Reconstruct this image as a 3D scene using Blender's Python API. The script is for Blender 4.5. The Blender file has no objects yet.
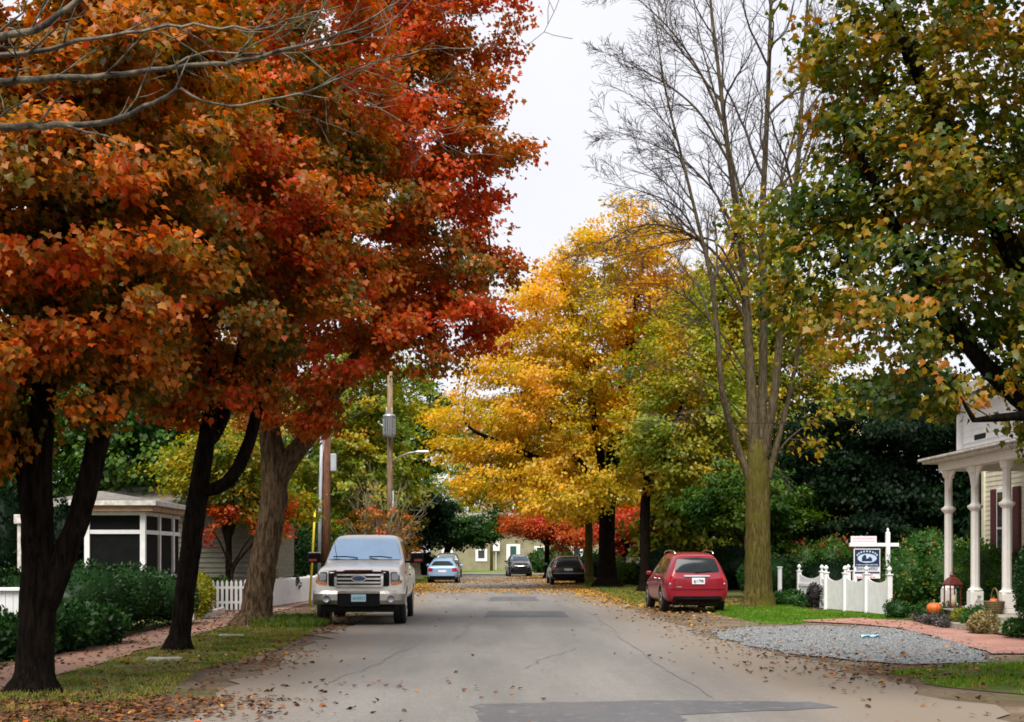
import bpy, bmesh, math, random
import numpy as np
from mathutils import Vector, Matrix
from mathutils.bvhtree import BVHTree

rng = np.random.default_rng(11)
random.seed(11)
R = math.radians
scene = bpy.context.scene
COL = scene.collection
FPX, VX, HY, EYE = 1400.0, 487.0, 555.0, 1.57


def P(px, py, Y):
    """world point seen at a pixel, at the given distance along the street"""
    return np.array([(px - VX) * Y / FPX, Y, EYE + (HY - py) * Y / FPX])


def G(px, py):
    Y = FPX * EYE / (py - HY)
    return ((px - VX) * Y / FPX, Y)


# ------------------------------------------------------------------ objects
def tag(o, label=None, cat=None, group=None, kind=None):
    if label: o['label'] = label
    if cat: o['category'] = cat
    if group: o['group'] = group
    if kind: o['kind'] = kind
    return o


def thing(name, label, cat, loc=(0, 0, 0), rz=0.0, group=None):
    o = bpy.data.objects.new(name, None)
    o.empty_display_size = 0.2
    o.location = loc
    o.rotation_euler = (0, 0, rz)
    COL.objects.link(o)
    return tag(o, label, cat, group)


def link(name, me, mat=None, parent=None, smooth=False):
    o = bpy.data.objects.new(name, me)
    COL.objects.link(o)
    if mat is not None:
        for m in (mat if isinstance(mat, (list, tuple)) else [mat]):
            me.materials.append(m)
    if smooth:
        me.polygons.foreach_set('use_smooth', np.ones(len(me.polygons), dtype=bool))
    if parent is not None:
        o.parent = parent
    return o


def copy_tree(o, parent=None):
    c = o.copy()
    COL.objects.link(c)
    c.parent = parent
    for ch in list(o.children):
        copy_tree(ch, c)
    return c


def np_mesh(name, V, loops, sizes):
    me = bpy.data.meshes.new(name)
    V = np.ascontiguousarray(V, dtype=np.float32)
    loops = np.ascontiguousarray(loops, dtype=np.int32)
    sizes = np.ascontiguousarray(sizes, dtype=np.int32)
    me.vertices.add(len(V))
    me.vertices.foreach_set('co', V.ravel())
    me.loops.add(len(loops))
    me.loops.foreach_set('vertex_index', loops)
    me.polygons.add(len(sizes))
    st = np.zeros(len(sizes), dtype=np.int32)
    st[1:] = np.cumsum(sizes)[:-1]
    me.polygons.foreach_set('loop_start', st)
    me.polygons.foreach_set('loop_total', sizes)
    me.update(calc_edges=True)
    me.validate()
    return me


class MB:
    """collects shapes; build() links them as ONE mesh object"""

    def __init__(self):
        self.v, self.f, self.s, self.m = [], [], [], []

    def add(self, V, F, smooth=False, mi=0):
        b = len(self.v)
        self.v.extend([tuple(map(float, p)) for p in V])
        self.f.extend([tuple(i + b for i in f) for f in F])
        self.s.extend([smooth] * len(F))
        self.m.extend([mi] * len(F))
        return self

    def box(self, x0, x1, y0, y1, z0, z1, bev=0.0, mi=0, M=None):
        bm = bmesh.new()
        bmesh.ops.create_cube(bm, size=1.0)
        for v in bm.verts:
            v.co = ((x0 + x1) / 2 + v.co.x * (x1 - x0), (y0 + y1) / 2 + v.co.y * (y1 - y0), (z0 + z1) / 2 + v.co.z * (z1 - z0))
        if bev > 0:
            bmesh.ops.bevel(bm, geom=bm.edges[:], offset=bev, segments=2, affect='EDGES', profile=0.5)
        if M is not None:
            bm.transform(M)
        return self.bm(bm, mi=mi)

    def bm(self, bm, smooth=False, mi=0):
        bm.verts.index_update()
        self.add([v.co for v in bm.verts], [[v.index for v in f.verts] for f in bm.faces], smooth, mi)
        bm.free()
        return self

    def tube(self, pts, rad, n=8, cap=True, mi=0, smooth=True):
        V, F = tube_vf(pts, rad, n, cap)
        return self.add(V, F, smooth, mi)

    def lathe(self, prof, n=16, c=(0, 0, 0), smooth=True, mi=0, M=None, rot0=0.0):
        V, F = [], []
        for r, z in prof:
            for k in range(n):
                a = 2 * math.pi * k / n + rot0
                V.append(Vector((r * math.cos(a), r * math.sin(a), z)))
        for i in range(len(prof) - 1):
            for k in range(n):
                k2 = (k + 1) % n
                F.append((i * n + k, i * n + k2, (i + 1) * n + k2, (i + 1) * n + k))
        F.append(tuple(range(n))[::-1])
        F.append(tuple(range((len(prof) - 1) * n, len(prof) * n)))
        V = [(M @ v if M is not None else v) + Vector(c) for v in V]
        return self.add(V, F, smooth, mi)

    def prism(self, poly, axis, a, b, mi=0):
        """poly in the two other axes (in x,y,z order), extruded between a and b"""
        def mk(p, t):
            return {'x': (t, p[0], p[1]), 'y': (p[0], t, p[1]), 'z': (p[0], p[1], t)}[axis]
        n = len(poly)
        V = [mk(p, a) for p in poly] + [mk(p, b) for p in poly]
        F = [tuple(range(n)), tuple(range(2 * n - 1, n - 1, -1))]
        F += [(i, i + n, (i + 1) % n + n, (i + 1) % n) for i in range(n)]
        return self.add(V, F, False, mi)

    def build(self, name, mat, parent=None):
        me = bpy.data.meshes.new(name)
        me.from_pydata(self.v, [], self.f)
        me.polygons.foreach_set('use_smooth', np.array(self.s, dtype=bool))
        me.polygons.foreach_set('material_index', np.array(self.m, dtype=np.int32))
        bm = bmesh.new()
        bm.from_mesh(me)
        bmesh.ops.recalc_face_normals(bm, faces=bm.faces)
        bm.to_mesh(me)
        bm.free()
        return link(name, me, mat, parent)


def tube_vf(pts, rad, n=8, cap=True):
    pts = np.asarray(pts, dtype=float)
    rad = np.broadcast_to(np.asarray(rad, dtype=float), (len(pts),))
    T = np.gradient(pts, axis=0)
    T /= np.linalg.norm(T, axis=1, keepdims=True) + 1e-9
    ref = np.array([1.0, 0, 0]) if abs(T[0][0]) < 0.8 else np.array([0, 1.0, 0])
    u = np.cross(T[0], ref)
    u /= np.linalg.norm(u)
    ang = np.arange(n) * 2 * np.pi / n
    V = []
    for i in range(len(pts)):
        u = u - T[i] * np.dot(u, T[i])
        u /= np.linalg.norm(u) + 1e-9
        w = np.cross(T[i], u)
        V.append(pts[i] + rad[i] * (np.cos(ang)[:, None] * u + np.sin(ang)[:, None] * w))
    V = np.concatenate(V)
    F = []
    for i in range(len(pts) - 1):
        for k in range(n):
            k2 = (k + 1) % n
            F.append((i * n + k, i * n + k2, (i + 1) * n + k2, (i + 1) * n + k))
    if cap:
        F.append(tuple(range(n))[::-1])
        F.append(tuple(range((len(pts) - 1) * n, len(pts) * n)))
    return V, F


def rrect(x0, x1, y0, y1, r=0.03, seg=3):
    return rpoly([(x0, y0), (x1, y0), (x1, y1), (x0, y1)], r, seg)


def rpoly(pts, r=0.03, seg=3):
    out, n = [], len(pts)
    for i in range(n):
        p, a, b = Vector(pts[i]), Vector(pts[i - 1]), Vector(pts[(i + 1) % n])
        ra = min(r, (a - p).length * 0.45, (b - p).length * 0.45)
        s, e = p + (a - p).normalized() * ra, p + (b - p).normalized() * ra
        for k in range(seg + 1):
            t = k / seg
            q = (1 - t) ** 2 * s + 2 * t * (1 - t) * p + t * t * e
            out.append((q.x, q.y))
    return out


def ellipse(cx, cy, rx, ry, n=24):
    return [(cx + rx * math.cos(2 * math.pi * k / n), cy + ry * math.sin(2 * math.pi * k / n)) for k in range(n)]


def text_mb(mb, s, size, M, depth=0.004, mi=0, width=None):
    cu = bpy.data.curves.new('lettering', 'FONT')
    cu.body = s
    cu.size = size
    cu.align_x = 'CENTER'
    cu.extrude = depth
    cu.resolution_u = 3
    o = bpy.data.objects.new('lettering', cu)
    COL.objects.link(o)
    bpy.context.view_layer.update()
    me = o.evaluated_get(bpy.context.evaluated_depsgraph_get()).to_mesh()
    V = np.array([v.co[:] for v in me.vertices])
    F = [tuple(p.vertices) for p in me.polygons]
    if width and len(V):
        V[:, 0] *= width / (V[:, 0].max() - V[:, 0].min())
    mb.add([M @ Vector(v) for v in V], F, False, mi)
    bpy.data.objects.remove(o)
    bpy.data.curves.remove(cu)


# ---------------------------------------------------------------- materials
def new_mat(name):
    m = bpy.data.materials.new(name)
    m.use_nodes = True
    nt = m.node_tree
    nt.nodes.clear()
    out = nt.nodes.new('ShaderNodeOutputMaterial')
    return m, nt, out


def nd(nt, typ, **kw):
    n = nt.nodes.new(typ)
    for k, v in kw.items():
        if k.startswith('i_'):
            n.inputs[int(k[2:]) if k[2:].isdigit() else k[2:].replace('_', ' ')].default_value = v
        else:
            setattr(n, k, v)
    return n


def c4(c):
    return (c[0], c[1], c[2], 1.0)


def ramp(nt, stops, interp='LINEAR'):
    r = nt.nodes.new('ShaderNodeValToRGB')
    r.color_ramp.interpolation = interp
    e = r.color_ramp.elements
    e[0].position, e[0].color = stops[0][0], c4(stops[0][1])
    e[1].position, e[1].color = stops[-1][0], c4(stops[-1][1])
    for p, c in stops[1:-1]:
        x = e.new(p)
        x.color = c4(c)
    return r


def mixc(nt, fac, a, b, blend='MIX'):
    m = nt.nodes.new('ShaderNodeMix')
    m.data_type = 'RGBA'
    m.blend_type = blend
    L = nt.links
    for sock, v in ((m.inputs[0], fac), (m.inputs[6], a), (m.inputs[7], b)):
        if isinstance(v, (int, float)):
            sock.default_value = v
        elif isinstance(v, (tuple, list)):
            sock.default_value = c4(v)
        else:
            L.new(v, sock)
    return m.outputs[2]


def noise(nt, vec, scale, detail=4, rough=0.6, dist=0.0):
    n = nt.nodes.new('ShaderNodeTexNoise')
    n.inputs['Scale'].default_value = scale
    n.inputs['Detail'].default_value = detail
    n.inputs['Roughness'].default_value = rough
    n.inputs['Distortion'].default_value = dist
    if vec is not None:
        nt.links.new(vec, n.inputs['Vector'])
    return n.outputs['Fac']


def coords(nt, stretch=(1, 1, 1)):
    t = nt.nodes.new('ShaderNodeTexCoord')
    m = nt.nodes.new('ShaderNodeMapping')
    m.inputs['Scale'].default_value = stretch
    nt.links.new(t.outputs['Object'], m.inputs['Vector'])
    return m.outputs['Vector']


def step(nt, v, a, b):
    m = nt.nodes.new('ShaderNodeMapRange')
    m.interpolation_type = 'SMOOTHSTEP'
    m.inputs['From Min'].default_value = a
    m.inputs['From Max'].default_value = b
    nt.links.new(v, m.inputs['Value'])
    return m.outputs['Result']


def math_n(nt, op, a, b=None):
    m = nt.nodes.new('ShaderNodeMath')
    m.operation = op
    for i, v in enumerate((a, b)):
        if v is None: continue
        if isinstance(v, (int, float)):
            m.inputs[i].default_value = v
        else:
            nt.links.new(v, m.inputs[i])
    return m.outputs[0]


def surf(name, c1, c2=None, scale=6.0, rough=0.7, bump=0.0, bscale=None, stretch=(1, 1, 1), metal=0.0, spec=0.5, coat=0.0, lo=0.35, hi=0.65, detail=5, bdist=0.02):
    m, nt, out = new_mat(name)
    p = nd(nt, 'ShaderNodeBsdfPrincipled')
    p.inputs['Roughness'].default_value = rough
    p.inputs['Metallic'].default_value = metal
    p.inputs['Specular IOR Level'].default_value = spec
    p.inputs['Coat Weight'].default_value = coat
    p.inputs['Coat Roughness'].default_value = 0.05
    vec = coords(nt, stretch)
    if c2 is None:
        c2 = tuple(x * 0.85 for x in c1)
    f = step(nt, noise(nt, vec, scale, detail), lo, hi)
    nt.links.new(mixc(nt, f, c1, c2), p.inputs['Base Color'])
    if bump:
        b = nd(nt, 'ShaderNodeBump')
        b.inputs['Strength'].default_value = bump
        b.inputs['Distance'].default_value = bdist
        nt.links.new(noise(nt, vec, bscale or scale * 3, 5), b.inputs['Height'])
        nt.links.new(b.outputs[0], p.inputs['Normal'])
    nt.links.new(p.outputs[0], out.inputs[0])
    return m


def bark(name, c1, c2, sc=1.0, moss=None):
    m, nt, out = new_mat(name)
    p = nd(nt, 'ShaderNodeBsdfPrincipled')
    p.inputs['Roughness'].default_value = 0.95
    p.inputs['Specular IOR Level'].default_value = 0.06
    vec = coords(nt, (9 * sc, 9 * sc, 1.6 * sc))
    v2 = coords(nt, (1, 1, 1))
    n1 = noise(nt, vec, 2.2, 6, 0.65, 0.4)
    col = mixc(nt, step(nt, n1, 0.35, 0.65), c1, c2)
    if moss:
        col = mixc(nt, step(nt, noise(nt, v2, 1.3, 5), 0.45, 0.7), col, moss)
    nt.links.new(col, p.inputs['Base Color'])
    b = nd(nt, 'ShaderNodeBump')
    b.inputs['Strength'].default_value = 1.0
    b.inputs['Distance'].default_value = 0.05
    nt.links.new(n1, b.inputs['Height'])
    nt.links.new(b.outputs[0], p.inputs['Normal'])
    nt.links.new(p.outputs[0], out.inputs[0])
    return m


def leafmat(name, stops, trans=0.35, gloss=0.02):
    """each leaf's own tone (attribute) picks its colour"""
    m, nt, out = new_mat(name)
    a = nd(nt, 'ShaderNodeAttribute', attribute_name='tone')
    r = ramp(nt, stops)
    L = nt.links
    L.new(a.outputs['Fac'], r.inputs[0])
    hs = nd(nt, 'ShaderNodeHueSaturation')
    hs.inputs['Saturation'].default_value = 1.1
    hs.inputs['Value'].default_value = 1.25
    L.new(r.outputs[0], hs.inputs['Color'])
    d = nd(nt, 'ShaderNodeBsdfDiffuse')
    t = nd(nt, 'ShaderNodeBsdfTranslucent')
    g = nd(nt, 'ShaderNodeBsdfGlossy')
    g.inputs['Roughness'].default_value = 0.45
    g.inputs['Color'].default_value = (0.8, 0.8, 0.8, 1)
    L.new(r.outputs[0], d.inputs[0])
    L.new(hs.outputs[0], t.inputs[0])
    m1 = nd(nt, 'ShaderNodeMixShader')
    m1.inputs[0].default_value = trans
    L.new(d.outputs[0], m1.inputs[1])
    L.new(t.outputs[0], m1.inputs[2])
    m2 = nd(nt, 'ShaderNodeMixShader')
    m2.inputs[0].default_value = gloss
    L.new(m1.outputs[0], m2.inputs[1])
    L.new(g.outputs[0], m2.inputs[2])
    L.new(m2.outputs[0], out.inputs[0])
    return m


# ------------------------------------------------------------------- leaves
MAPLE = np.array([(0, 0), (.33, -.10), (.31, .08), (.57, .30), (.37, .43), (.24, .58), (0, 1.0), (-.24, .58), (-.37, .43), (-.57, .30), (-.31, .08), (-.33, -.10)], float)
MAPLE_F = [(0, 1, 2, 3, 4, 5, 6), (0, 6, 7, 8, 9, 10, 11)]
KITE = np.array([(0, 0), (.36, .42), (0, 1.0), (-.36, .42)], float)
KITE_F = [(0, 1, 2, 3)]
OVAL = np.array([(0, 0), (.26, .25), (.24, .65), (0, 1.0), (-.24, .65), (-.26, .25)], float)
OVAL_F = [(0, 1, 2, 3, 4, 5)]


def leaf_mesh(name, pos, axis, normal, size, tone, kind='maple', fold=0.5, mat=None, parent=None, extra=None):
    T, FT = {'maple': (MAPLE, MAPLE_F), 'kite': (KITE, KITE_F), 'oval': (OVAL, OVAL_F)}[kind]
    N, K = len(pos), len(T)
    axis = axis / (np.linalg.norm(axis, axis=1, keepdims=True) + 1e-9)
    normal = normal - axis * np.sum(normal * axis, axis=1, keepdims=True)
    normal /= np.linalg.norm(normal, axis=1, keepdims=True) + 1e-9
    side = np.cross(axis, normal)
    fx = rng.uniform(-0.2, 1.3, N) * fold
    x, y = T[:, 0], T[:, 1]
    z = -np.abs(x)[None, :] * fx[:, None] - (y ** 2)[None, :] * rng.uniform(0, .3, N)[:, None]
    V = pos[:, None, :] + size[:, None, None] * (x[None, :, None] * side[:, None, :] + (y - .3)[None, :, None] * axis[:, None, :] + z[:, :, None] * normal[:, None, :])
    V = V.reshape(-1, 3)
    loops = np.concatenate([np.array(f) for f in FT])
    sizes = np.array([len(f) for f in FT])
    Lp = (loops[None, :] + (np.arange(N) * K)[:, None]).ravel()
    Sz = np.tile(sizes, N)
    tn = np.repeat(tone, len(FT))
    if extra is not None:      # further geometry (stems, cores) in the same mesh: V, F(list), tone
        EV, EF, et = extra
        b = len(V)
        V = np.concatenate([V, EV])
        Lp = np.concatenate([Lp, np.concatenate([np.array(f) for f in EF]) + b])
        Sz = np.concatenate([Sz, np.array([len(f) for f in EF])])
        tn = np.concatenate([tn, np.full(len(EF), et)])
    me = np_mesh(name, V, Lp, Sz)
    at = me.attributes.new('tone', 'FLOAT', 'FACE')
    if len(at.data) == len(tn):
        at.data.foreach_set('value', tn.astype(np.float32))
    return link(name, me, mat, parent)


def lowfreq(p, s, seed=0):
    g = np.random.default_rng(seed)
    out = np.zeros(len(p))
    for k in range(5):
        d = g.normal(size=3)
        d /= np.linalg.norm(d)
        out += np.sin(p @ d * (2 * math.pi / (s * g.uniform(.7, 1.6))) + g.uniform(0, 6.28))
    return out / 2.6


def unit(v):
    return v / (np.linalg.norm(v, axis=-1, keepdims=True) + 1e-9)


# -------------------------------------------------------------------- trees
def sample_blobs(blobs, M, shell=0.45):
    w = np.array([b[1][0] * b[1][1] * b[1][2] for b in blobs])
    w = w ** 0.8
    w /= w.sum()
    out = []
    for (c, r), k in zip(blobs, (w * M).astype(int) + 1):
        d = unit(rng.normal(size=(k, 3)))
        rad = rng.uniform(0, 1, k) ** shell
        out.append(np.array(c) + d * rad[:, None] * np.array(r))
    return np.concatenate(out)


def resample(pts, rad, stepl):
    pts = np.asarray(pts, float)
    rad = np.asarray(rad, float)
    seg = np.linalg.norm(np.diff(pts, axis=0), axis=1)
    s = np.concatenate([[0], np.cumsum(seg)])
    n = max(2, int(s[-1] / stepl) + 1)
    t = np.linspace(0, s[-1], n)
    o = np.stack([np.interp(t, s, pts[:, k]) for k in range(3)], 1)
    # round the corners
    for _ in range(2):
        o[1:-1] = o[1:-1] * .5 + (o[:-2] + o[2:]) * .25
    return o, np.interp(t, s, rad)


def grow(stems, attr, D=0.4, di=2.2, dk=0.55, tropism=(0, 0, 0.05), maxit=140, maxn=5200):
    """stems: list of (points, radii); first point of each later stem is joined to the nearest earlier node"""
    pos, par, rfix = [], [], []
    for i, (pts, rad) in enumerate(stems):
        q, rr = resample(pts, rad, D * .7)
        if i == 0:
            pr = -1
            st = 0
        else:
            A = np.array(pos)
            pr = int(np.argmin(np.linalg.norm(A - q[0], axis=1)))
            st = 1
        for k in range(st, len(q)):
            pos.append(q[k]); par.append(pr); rfix.append(rr[k])
            pr = len(pos) - 1
    nfix = len(pos)
    pos = [np.array(p) for p in pos]
    best = np.full(len(attr), 1e9)
    bi = np.zeros(len(attr), int)
    alive = np.ones(len(attr), bool)
    zmin = pos[0][2] + 1.0

    def upd(i0):
        A = np.array(pos[i0:])
        if len(A) == 0: return
        d = np.linalg.norm(attr[:, None, :] - A[None], axis=2)
        j = d.argmin(1)
        dm = d[np.arange(len(attr)), j]
        m = dm < best
        best[m] = dm[m]
        bi[m] = j[m] + i0
    # only the upper fixed nodes may sprout
    A = np.array(pos)
    d = np.linalg.norm(attr[:, None, :] - A[None], axis=2)
    d += (A[:, 2] < zmin)[None] * 50
    bi = d.argmin(1)
    best = d[np.arange(len(attr)), bi]
    cnt = {}
    trop = np.array(tropism)
    first = True
    for it in range(maxit):
        act = alive & ((best < di) if not first else (best < 1e9))
        if it > 12: first = False
        if not act.any() or len(pos) > maxn: break
        idx = np.where(act)[0]
        P0 = np.array(pos)[bi[idx]]
        dirs = unit(attr[idx] - P0)
        n0 = len(pos)
        order = np.argsort(bi[idx])
        b = bi[idx][order]
        dd = dirs[order]
        u, s = np.unique(b, return_index=True)
        sums = np.add.reduceat(dd, s, axis=0)
        for k, node in enumerate(u):
            c = cnt.get(node, 0)
            if c >= 3: continue
            cnt[node] = c + 1
            v = sums[k] / (np.linalg.norm(sums[k]) + 1e-9) + trop + rng.normal(size=3) * .18
            v /= np.linalg.norm(v)
            pos.append(pos[node] + v * D)
            par.append(int(node))
        if len(pos) == n0: break
        upd(n0)
        alive &= best > dk
    pos = np.array(pos)
    par = np.array(par)
    return pos, par, np.array(rfix), nfix


def furrow(v, c):
    ln = v * np.array([1, 1, .16])
    k = 1 + .06 * lowfreq(v * np.array([1, 1, .4]), .6, 3) + .03 * lowfreq(v, .22, 5)
    k += .05 * (np.abs(lowfreq(ln, .16, 12)) - .4) + .035 * (np.abs(lowfreq(ln, .08, 14)) - .4)
    return c + (v - c) * k[:, None]


def branch_mesh(pos, par, rfix, nfix, tip=0.012, flare=1.0, rmin=0.0):
    N = len(pos)
    cnt = np.zeros(N)
    kids = [[] for _ in range(N)]
    for i in range(N):
        if par[i] >= 0: kids[par[i]].append(i)
    for i in range(N - 1, -1, -1):
        if not kids[i]: cnt[i] = 1
        # children were appended after parents
        if par[i] >= 0: cnt[par[i]] += cnt[i]
    r = tip * cnt ** 0.45
    r[:nfix] = rfix
    for i in range(nfix, N):
        r[i] = min(r[i], r[par[i]] * .92)
    r = np.maximum(r, tip * .6)
    V, F, b = [], [], 0
    stack = [(0, -1)]
    while stack:
        st, pr = stack.pop()
        chain = [st] if pr < 0 else [pr, st]
        cur = st
        while kids[cur]:
            ks = sorted(kids[cur], key=lambda k: -r[k])
            for k in ks[1:]: stack.append((k, cur))
            cur = ks[0]
            chain.append(cur)
        if len(chain) < 2: continue
        rr = r[chain].copy()
        if pr >= 0: rr[0] = min(rr[0], rr[1] * 1.15)
        rm = rr.max()
        if rm < rmin: continue
        if pr < 0 and flare > 1:
            h = pos[chain][:, 2] - pos[0][2]
            rr = rr * (1 + (flare - 1) * np.exp(-h / .22) + .35 * np.exp(-h / .06))
        rr[-1] *= .5
        n = 30 if rm > .12 else 8 if rm > .08 else 5 if rm > .03 else 3
        pc = pos[chain]
        if n == 30: pc, rr = resample(pc, rr, .07)
        v, f = tube_vf(pc, rr, n, False)
        if n == 30:      # knobbly, furrowed trunk
            v = furrow(v, np.repeat(pc, n, axis=0))
        V.append(v)
        F.extend([tuple(i + b for i in q) for q in f])
        b += len(v)
    V = np.concatenate(V)
    loops = np.array([i for q in F for i in q])
    return V, loops, np.array([len(q) for q in F]), kids, r


def leaf_cloud(nodes, N, size, outc, spread=(.3, .3, .16), tone_fn=None, droop=.6, up=.9, kind='maple', jitter=.7, clumpk=14):
    k = rng.integers(0, len(nodes), N // clumpk + 1)
    cl = nodes[k] + rng.normal(size=(len(k), 3)) * np.array(spread) * .7
    k2 = np.repeat(np.arange(len(k)), clumpk)[:N]
    pos = cl[k2] + rng.normal(size=(N, 3)) * np.array(spread) * .6
    outw = unit((pos - outc) * np.array([1, 1, .3]))
    cdir = rng.normal(size=(len(k), 3))[k2]
    ax = outw * .8 + cdir * .5 + rng.normal(size=(N, 3)) * jitter * .7 + np.array([0, 0, -droop])
    nrm = np.array([0, 0, up]) + outw * .45 + rng.normal(size=(N, 3)) * jitter * .6
    sz = size * rng.uniform(.6, 1.2, N)
    ct = rng.normal(size=len(k))[k2]
    return pos, ax, nrm, sz, ct


def tree(name, label, base, stems, blobs, bmat, lmat, nleaf, lsize, M=700, D=.45, tone=(.5, .22, .12, 2.5), tip=.012, flare=1.5, kind='maple', spread=(.32, .32, .16), group=None, cat='tree', shell=.45, seed=1, tonez=0.0, droop=.6, dk=.55, di=2.4, rmin=0., up=.9, leafnodes=None):
    """tone = (mean, low-frequency amplitude, leaf-to-leaf amplitude, patch size)"""
    global rng
    rng = np.random.default_rng(seed)
    base = np.array(base, float)
    root = thing(name, label, cat, tuple(base), 0, group)
    attr = sample_blobs(blobs, M, shell)
    pos, par, rfix, nfix = grow(stems, attr, D, di, dk)
    V, loops, sizes, kids, r = branch_mesh(pos, par, rfix, nfix, tip, flare, rmin)
    me = np_mesh('trunk', V - base, loops, sizes)
    link('trunk', me, bmat, root, True)
    thr = tip * 2.6
    nodes = pos[nfix:][r[nfix:] < thr] if len(pos) > nfix + 10 else attr
    cz = np.array([b[0] for b in blobs]).mean(0)
    if nleaf:
        p, ax, nm, sz, ct = leaf_cloud(nodes, nleaf, lsize, cz, spread, droop=droop, kind=kind, up=up)
        zr = (p[:, 2] - cz[2]) / 4.0
        t = tone[0] + tone[1] * lowfreq(p, tone[3], seed) + tone[2] * ct + .07 * rng.normal(size=len(p)) + tonez * zr
        leaf_mesh('crown', p - base, ax, nm, sz, np.clip(t, 0, 1), kind, mat=lmat, parent=root)
    return root


def shrub(name, label, base, blobs, lmat, nleaf, lsize, tone=(.5, .2, .1, .6), kind='oval', cat='shrub', group=None, seed=1, core=.8, lump=.12, up=.5, part='foliage', stemmat=None):
    """blobs relative to the base; leaves over lumpy rounded masses, with short stems below"""
    global rng
    rng = np.random.default_rng(seed)
    root = thing(name, label, cat, tuple(base), 0, group)
    w = np.array([(b[1][0] * b[1][1] + b[1][0] * b[1][2] + b[1][1] * b[1][2]) for b in blobs])
    w /= w.sum()
    P_, A_, N_, C_ = [], [], [], []
    EV, EF = [], []
    for (c, r), wi in zip(blobs, w):
        n = int(nleaf * wi) + 1
        d = unit(rng.normal(size=(n, 3)))
        lum = 1 + lump * lowfreq(d * np.array(r) + np.array(c), .55, seed) + lump * .6 * lowfreq(d * np.array(r), .25, seed + 1)
        rad = (1 - .28 * rng.uniform(0, 1, n) ** 1.6) * lum
        p = np.array(c) + d * rad[:, None] * np.array(r)
        ok = p[:, 2] > .03
        p, d = p[ok], d[ok]
        P_.append(p)
        A_.append(d * .9 + rng.normal(size=p.shape) * .6 + np.array([0, 0, .25]))
        N_.append(np.array([0, 0, up]) + d * .5 + rng.normal(size=p.shape) * .5)
        C_.append(rng.normal(size=len(p)))
        if core:
            bm = bmesh.new()
            bmesh.ops.create_icosphere(bm, subdivisions=3, radius=1.0)
            cv = np.array([v.co[:] for v in bm.verts])
            lm = 1 + lump * lowfreq(cv * np.array(r) + np.array(c), .55, seed) + lump * .6 * lowfreq(cv * np.array(r), .25, seed + 1)
            vv = np.array(c) + cv * (core * lm)[:, None] * np.array(r)
            vv[:, 2] = np.maximum(vv[:, 2], .01)
            b0 = sum(len(e) for e in EV)
            EV.append(vv)
            EF.extend([tuple(v.index + b0 for v in f.verts) for f in bm.faces])
            bm.free()
    p = np.concatenate(P_)
    ct = np.concatenate(C_)
    t = tone[0] + tone[1] * lowfreq(p, tone[3], seed) + tone[2] * ct
    sz = lsize * rng.uniform(.6, 1.2, len(p))
    leaf_mesh(part, p, np.concatenate(A_), np.concatenate(N_), sz, np.clip(t, 0, 1), kind, mat=lmat, parent=root,
              extra=(np.concatenate(EV), EF, max(0.0, tone[0] - .1)) if EV else None)
    return root


def bare_chains(p, d, length, r, level, out, up=.12, maxlevel=4, seg=.35, kids=(9, 8, 6, 4), ang=(28, 55), taper=.25, wob=.09, ratio=(.35, .65), tmin=.2):
    n = max(3, int(length / (seg if level < 2 else seg * .6)))
    pts, rad = [np.array(p, float)], [r]
    d = unit(np.array(d, float))
    for i in range(n):
        d = unit(d + rng.normal(size=3) * wob + np.array([0, 0, up]))
        pts.append(pts[-1] + d * length / n)
        rad.append(r * (1 - (1 - taper) * (i + 1) / n))
    out.append((np.array(pts), np.array(rad), level))
    if level >= maxlevel: return
    spawn(np.array(pts), np.array(rad), length, level, out, up, maxlevel, seg, kids, ang, taper, wob, ratio, tmin)


def spawn(pts, rad, length, level, out, up, maxlevel, seg, kids, ang, taper, wob, ratio, tmin=.2):
    nk = kids[min(level, len(kids) - 1)]
    n = len(pts) - 1
    for k in range(nk):
        t = tmin + (1 - tmin) * (k + rng.uniform(0, .9)) / nk
        i = min(int(t * n), n - 1)
        f = t * n - i
        q = pts[i] * (1 - f) + pts[i + 1] * f
        dd = unit(pts[i + 1] - pts[i])
        a = R(rng.uniform(*ang))
        perp = unit(np.cross(dd, rng.normal(size=3)))
        nd_ = dd * math.cos(a) + perp * math.sin(a)
        L = length * rng.uniform(*ratio) * (1.15 - .6 * t)
        rr = min(rad[i] * .62, .004 + L * .013)
        if L < .12: continue
        bare_chains(q, nd_, L, rr, level + 1, out, up, maxlevel, seg, kids, ang, taper, wob, ratio)


def chains_mesh(chains, base, rmin=.0035):
    V, F, b = [], [], 0
    for pts, rad, lv in chains:
        rad = np.maximum(rad, rmin)
        rm = rad.max()
        n = 34 if rm > .2 else 9 if rm > .07 else 5 if rm > .025 else 3
        if n == 34: pts, rad = resample(pts, rad, .08)
        v, f = tube_vf(pts, rad, n, False)
        if n == 34: v = furrow(v, np.repeat(pts, n, axis=0))
        V.append(v)
        F.extend([tuple(i + b for i in q) for q in f])
        b += len(v)
    V = np.concatenate(V) - np.array(base)
    return np_mesh('branches', V, np.array([i for q in F for i in q]), np.array([len(q) for q in F]))

# ------------------------------------------------- camera, sky, light, view
cam = bpy.data.objects.new('camera', bpy.data.cameras.new('camera'))
COL.objects.link(cam)
cam.location = (0, 0, EYE)
cam.rotation_euler = (R(90), 0, 0)
cam.data.sensor_width = 36
cam.data.lens = FPX / 1024 * 36
cam.data.shift_x = (512 - VX) / 1024
cam.data.shift_y = (HY - 361) / 1024
cam.data.clip_start = 0.1
cam.data.clip_end = 3000
scene.camera = cam

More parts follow.
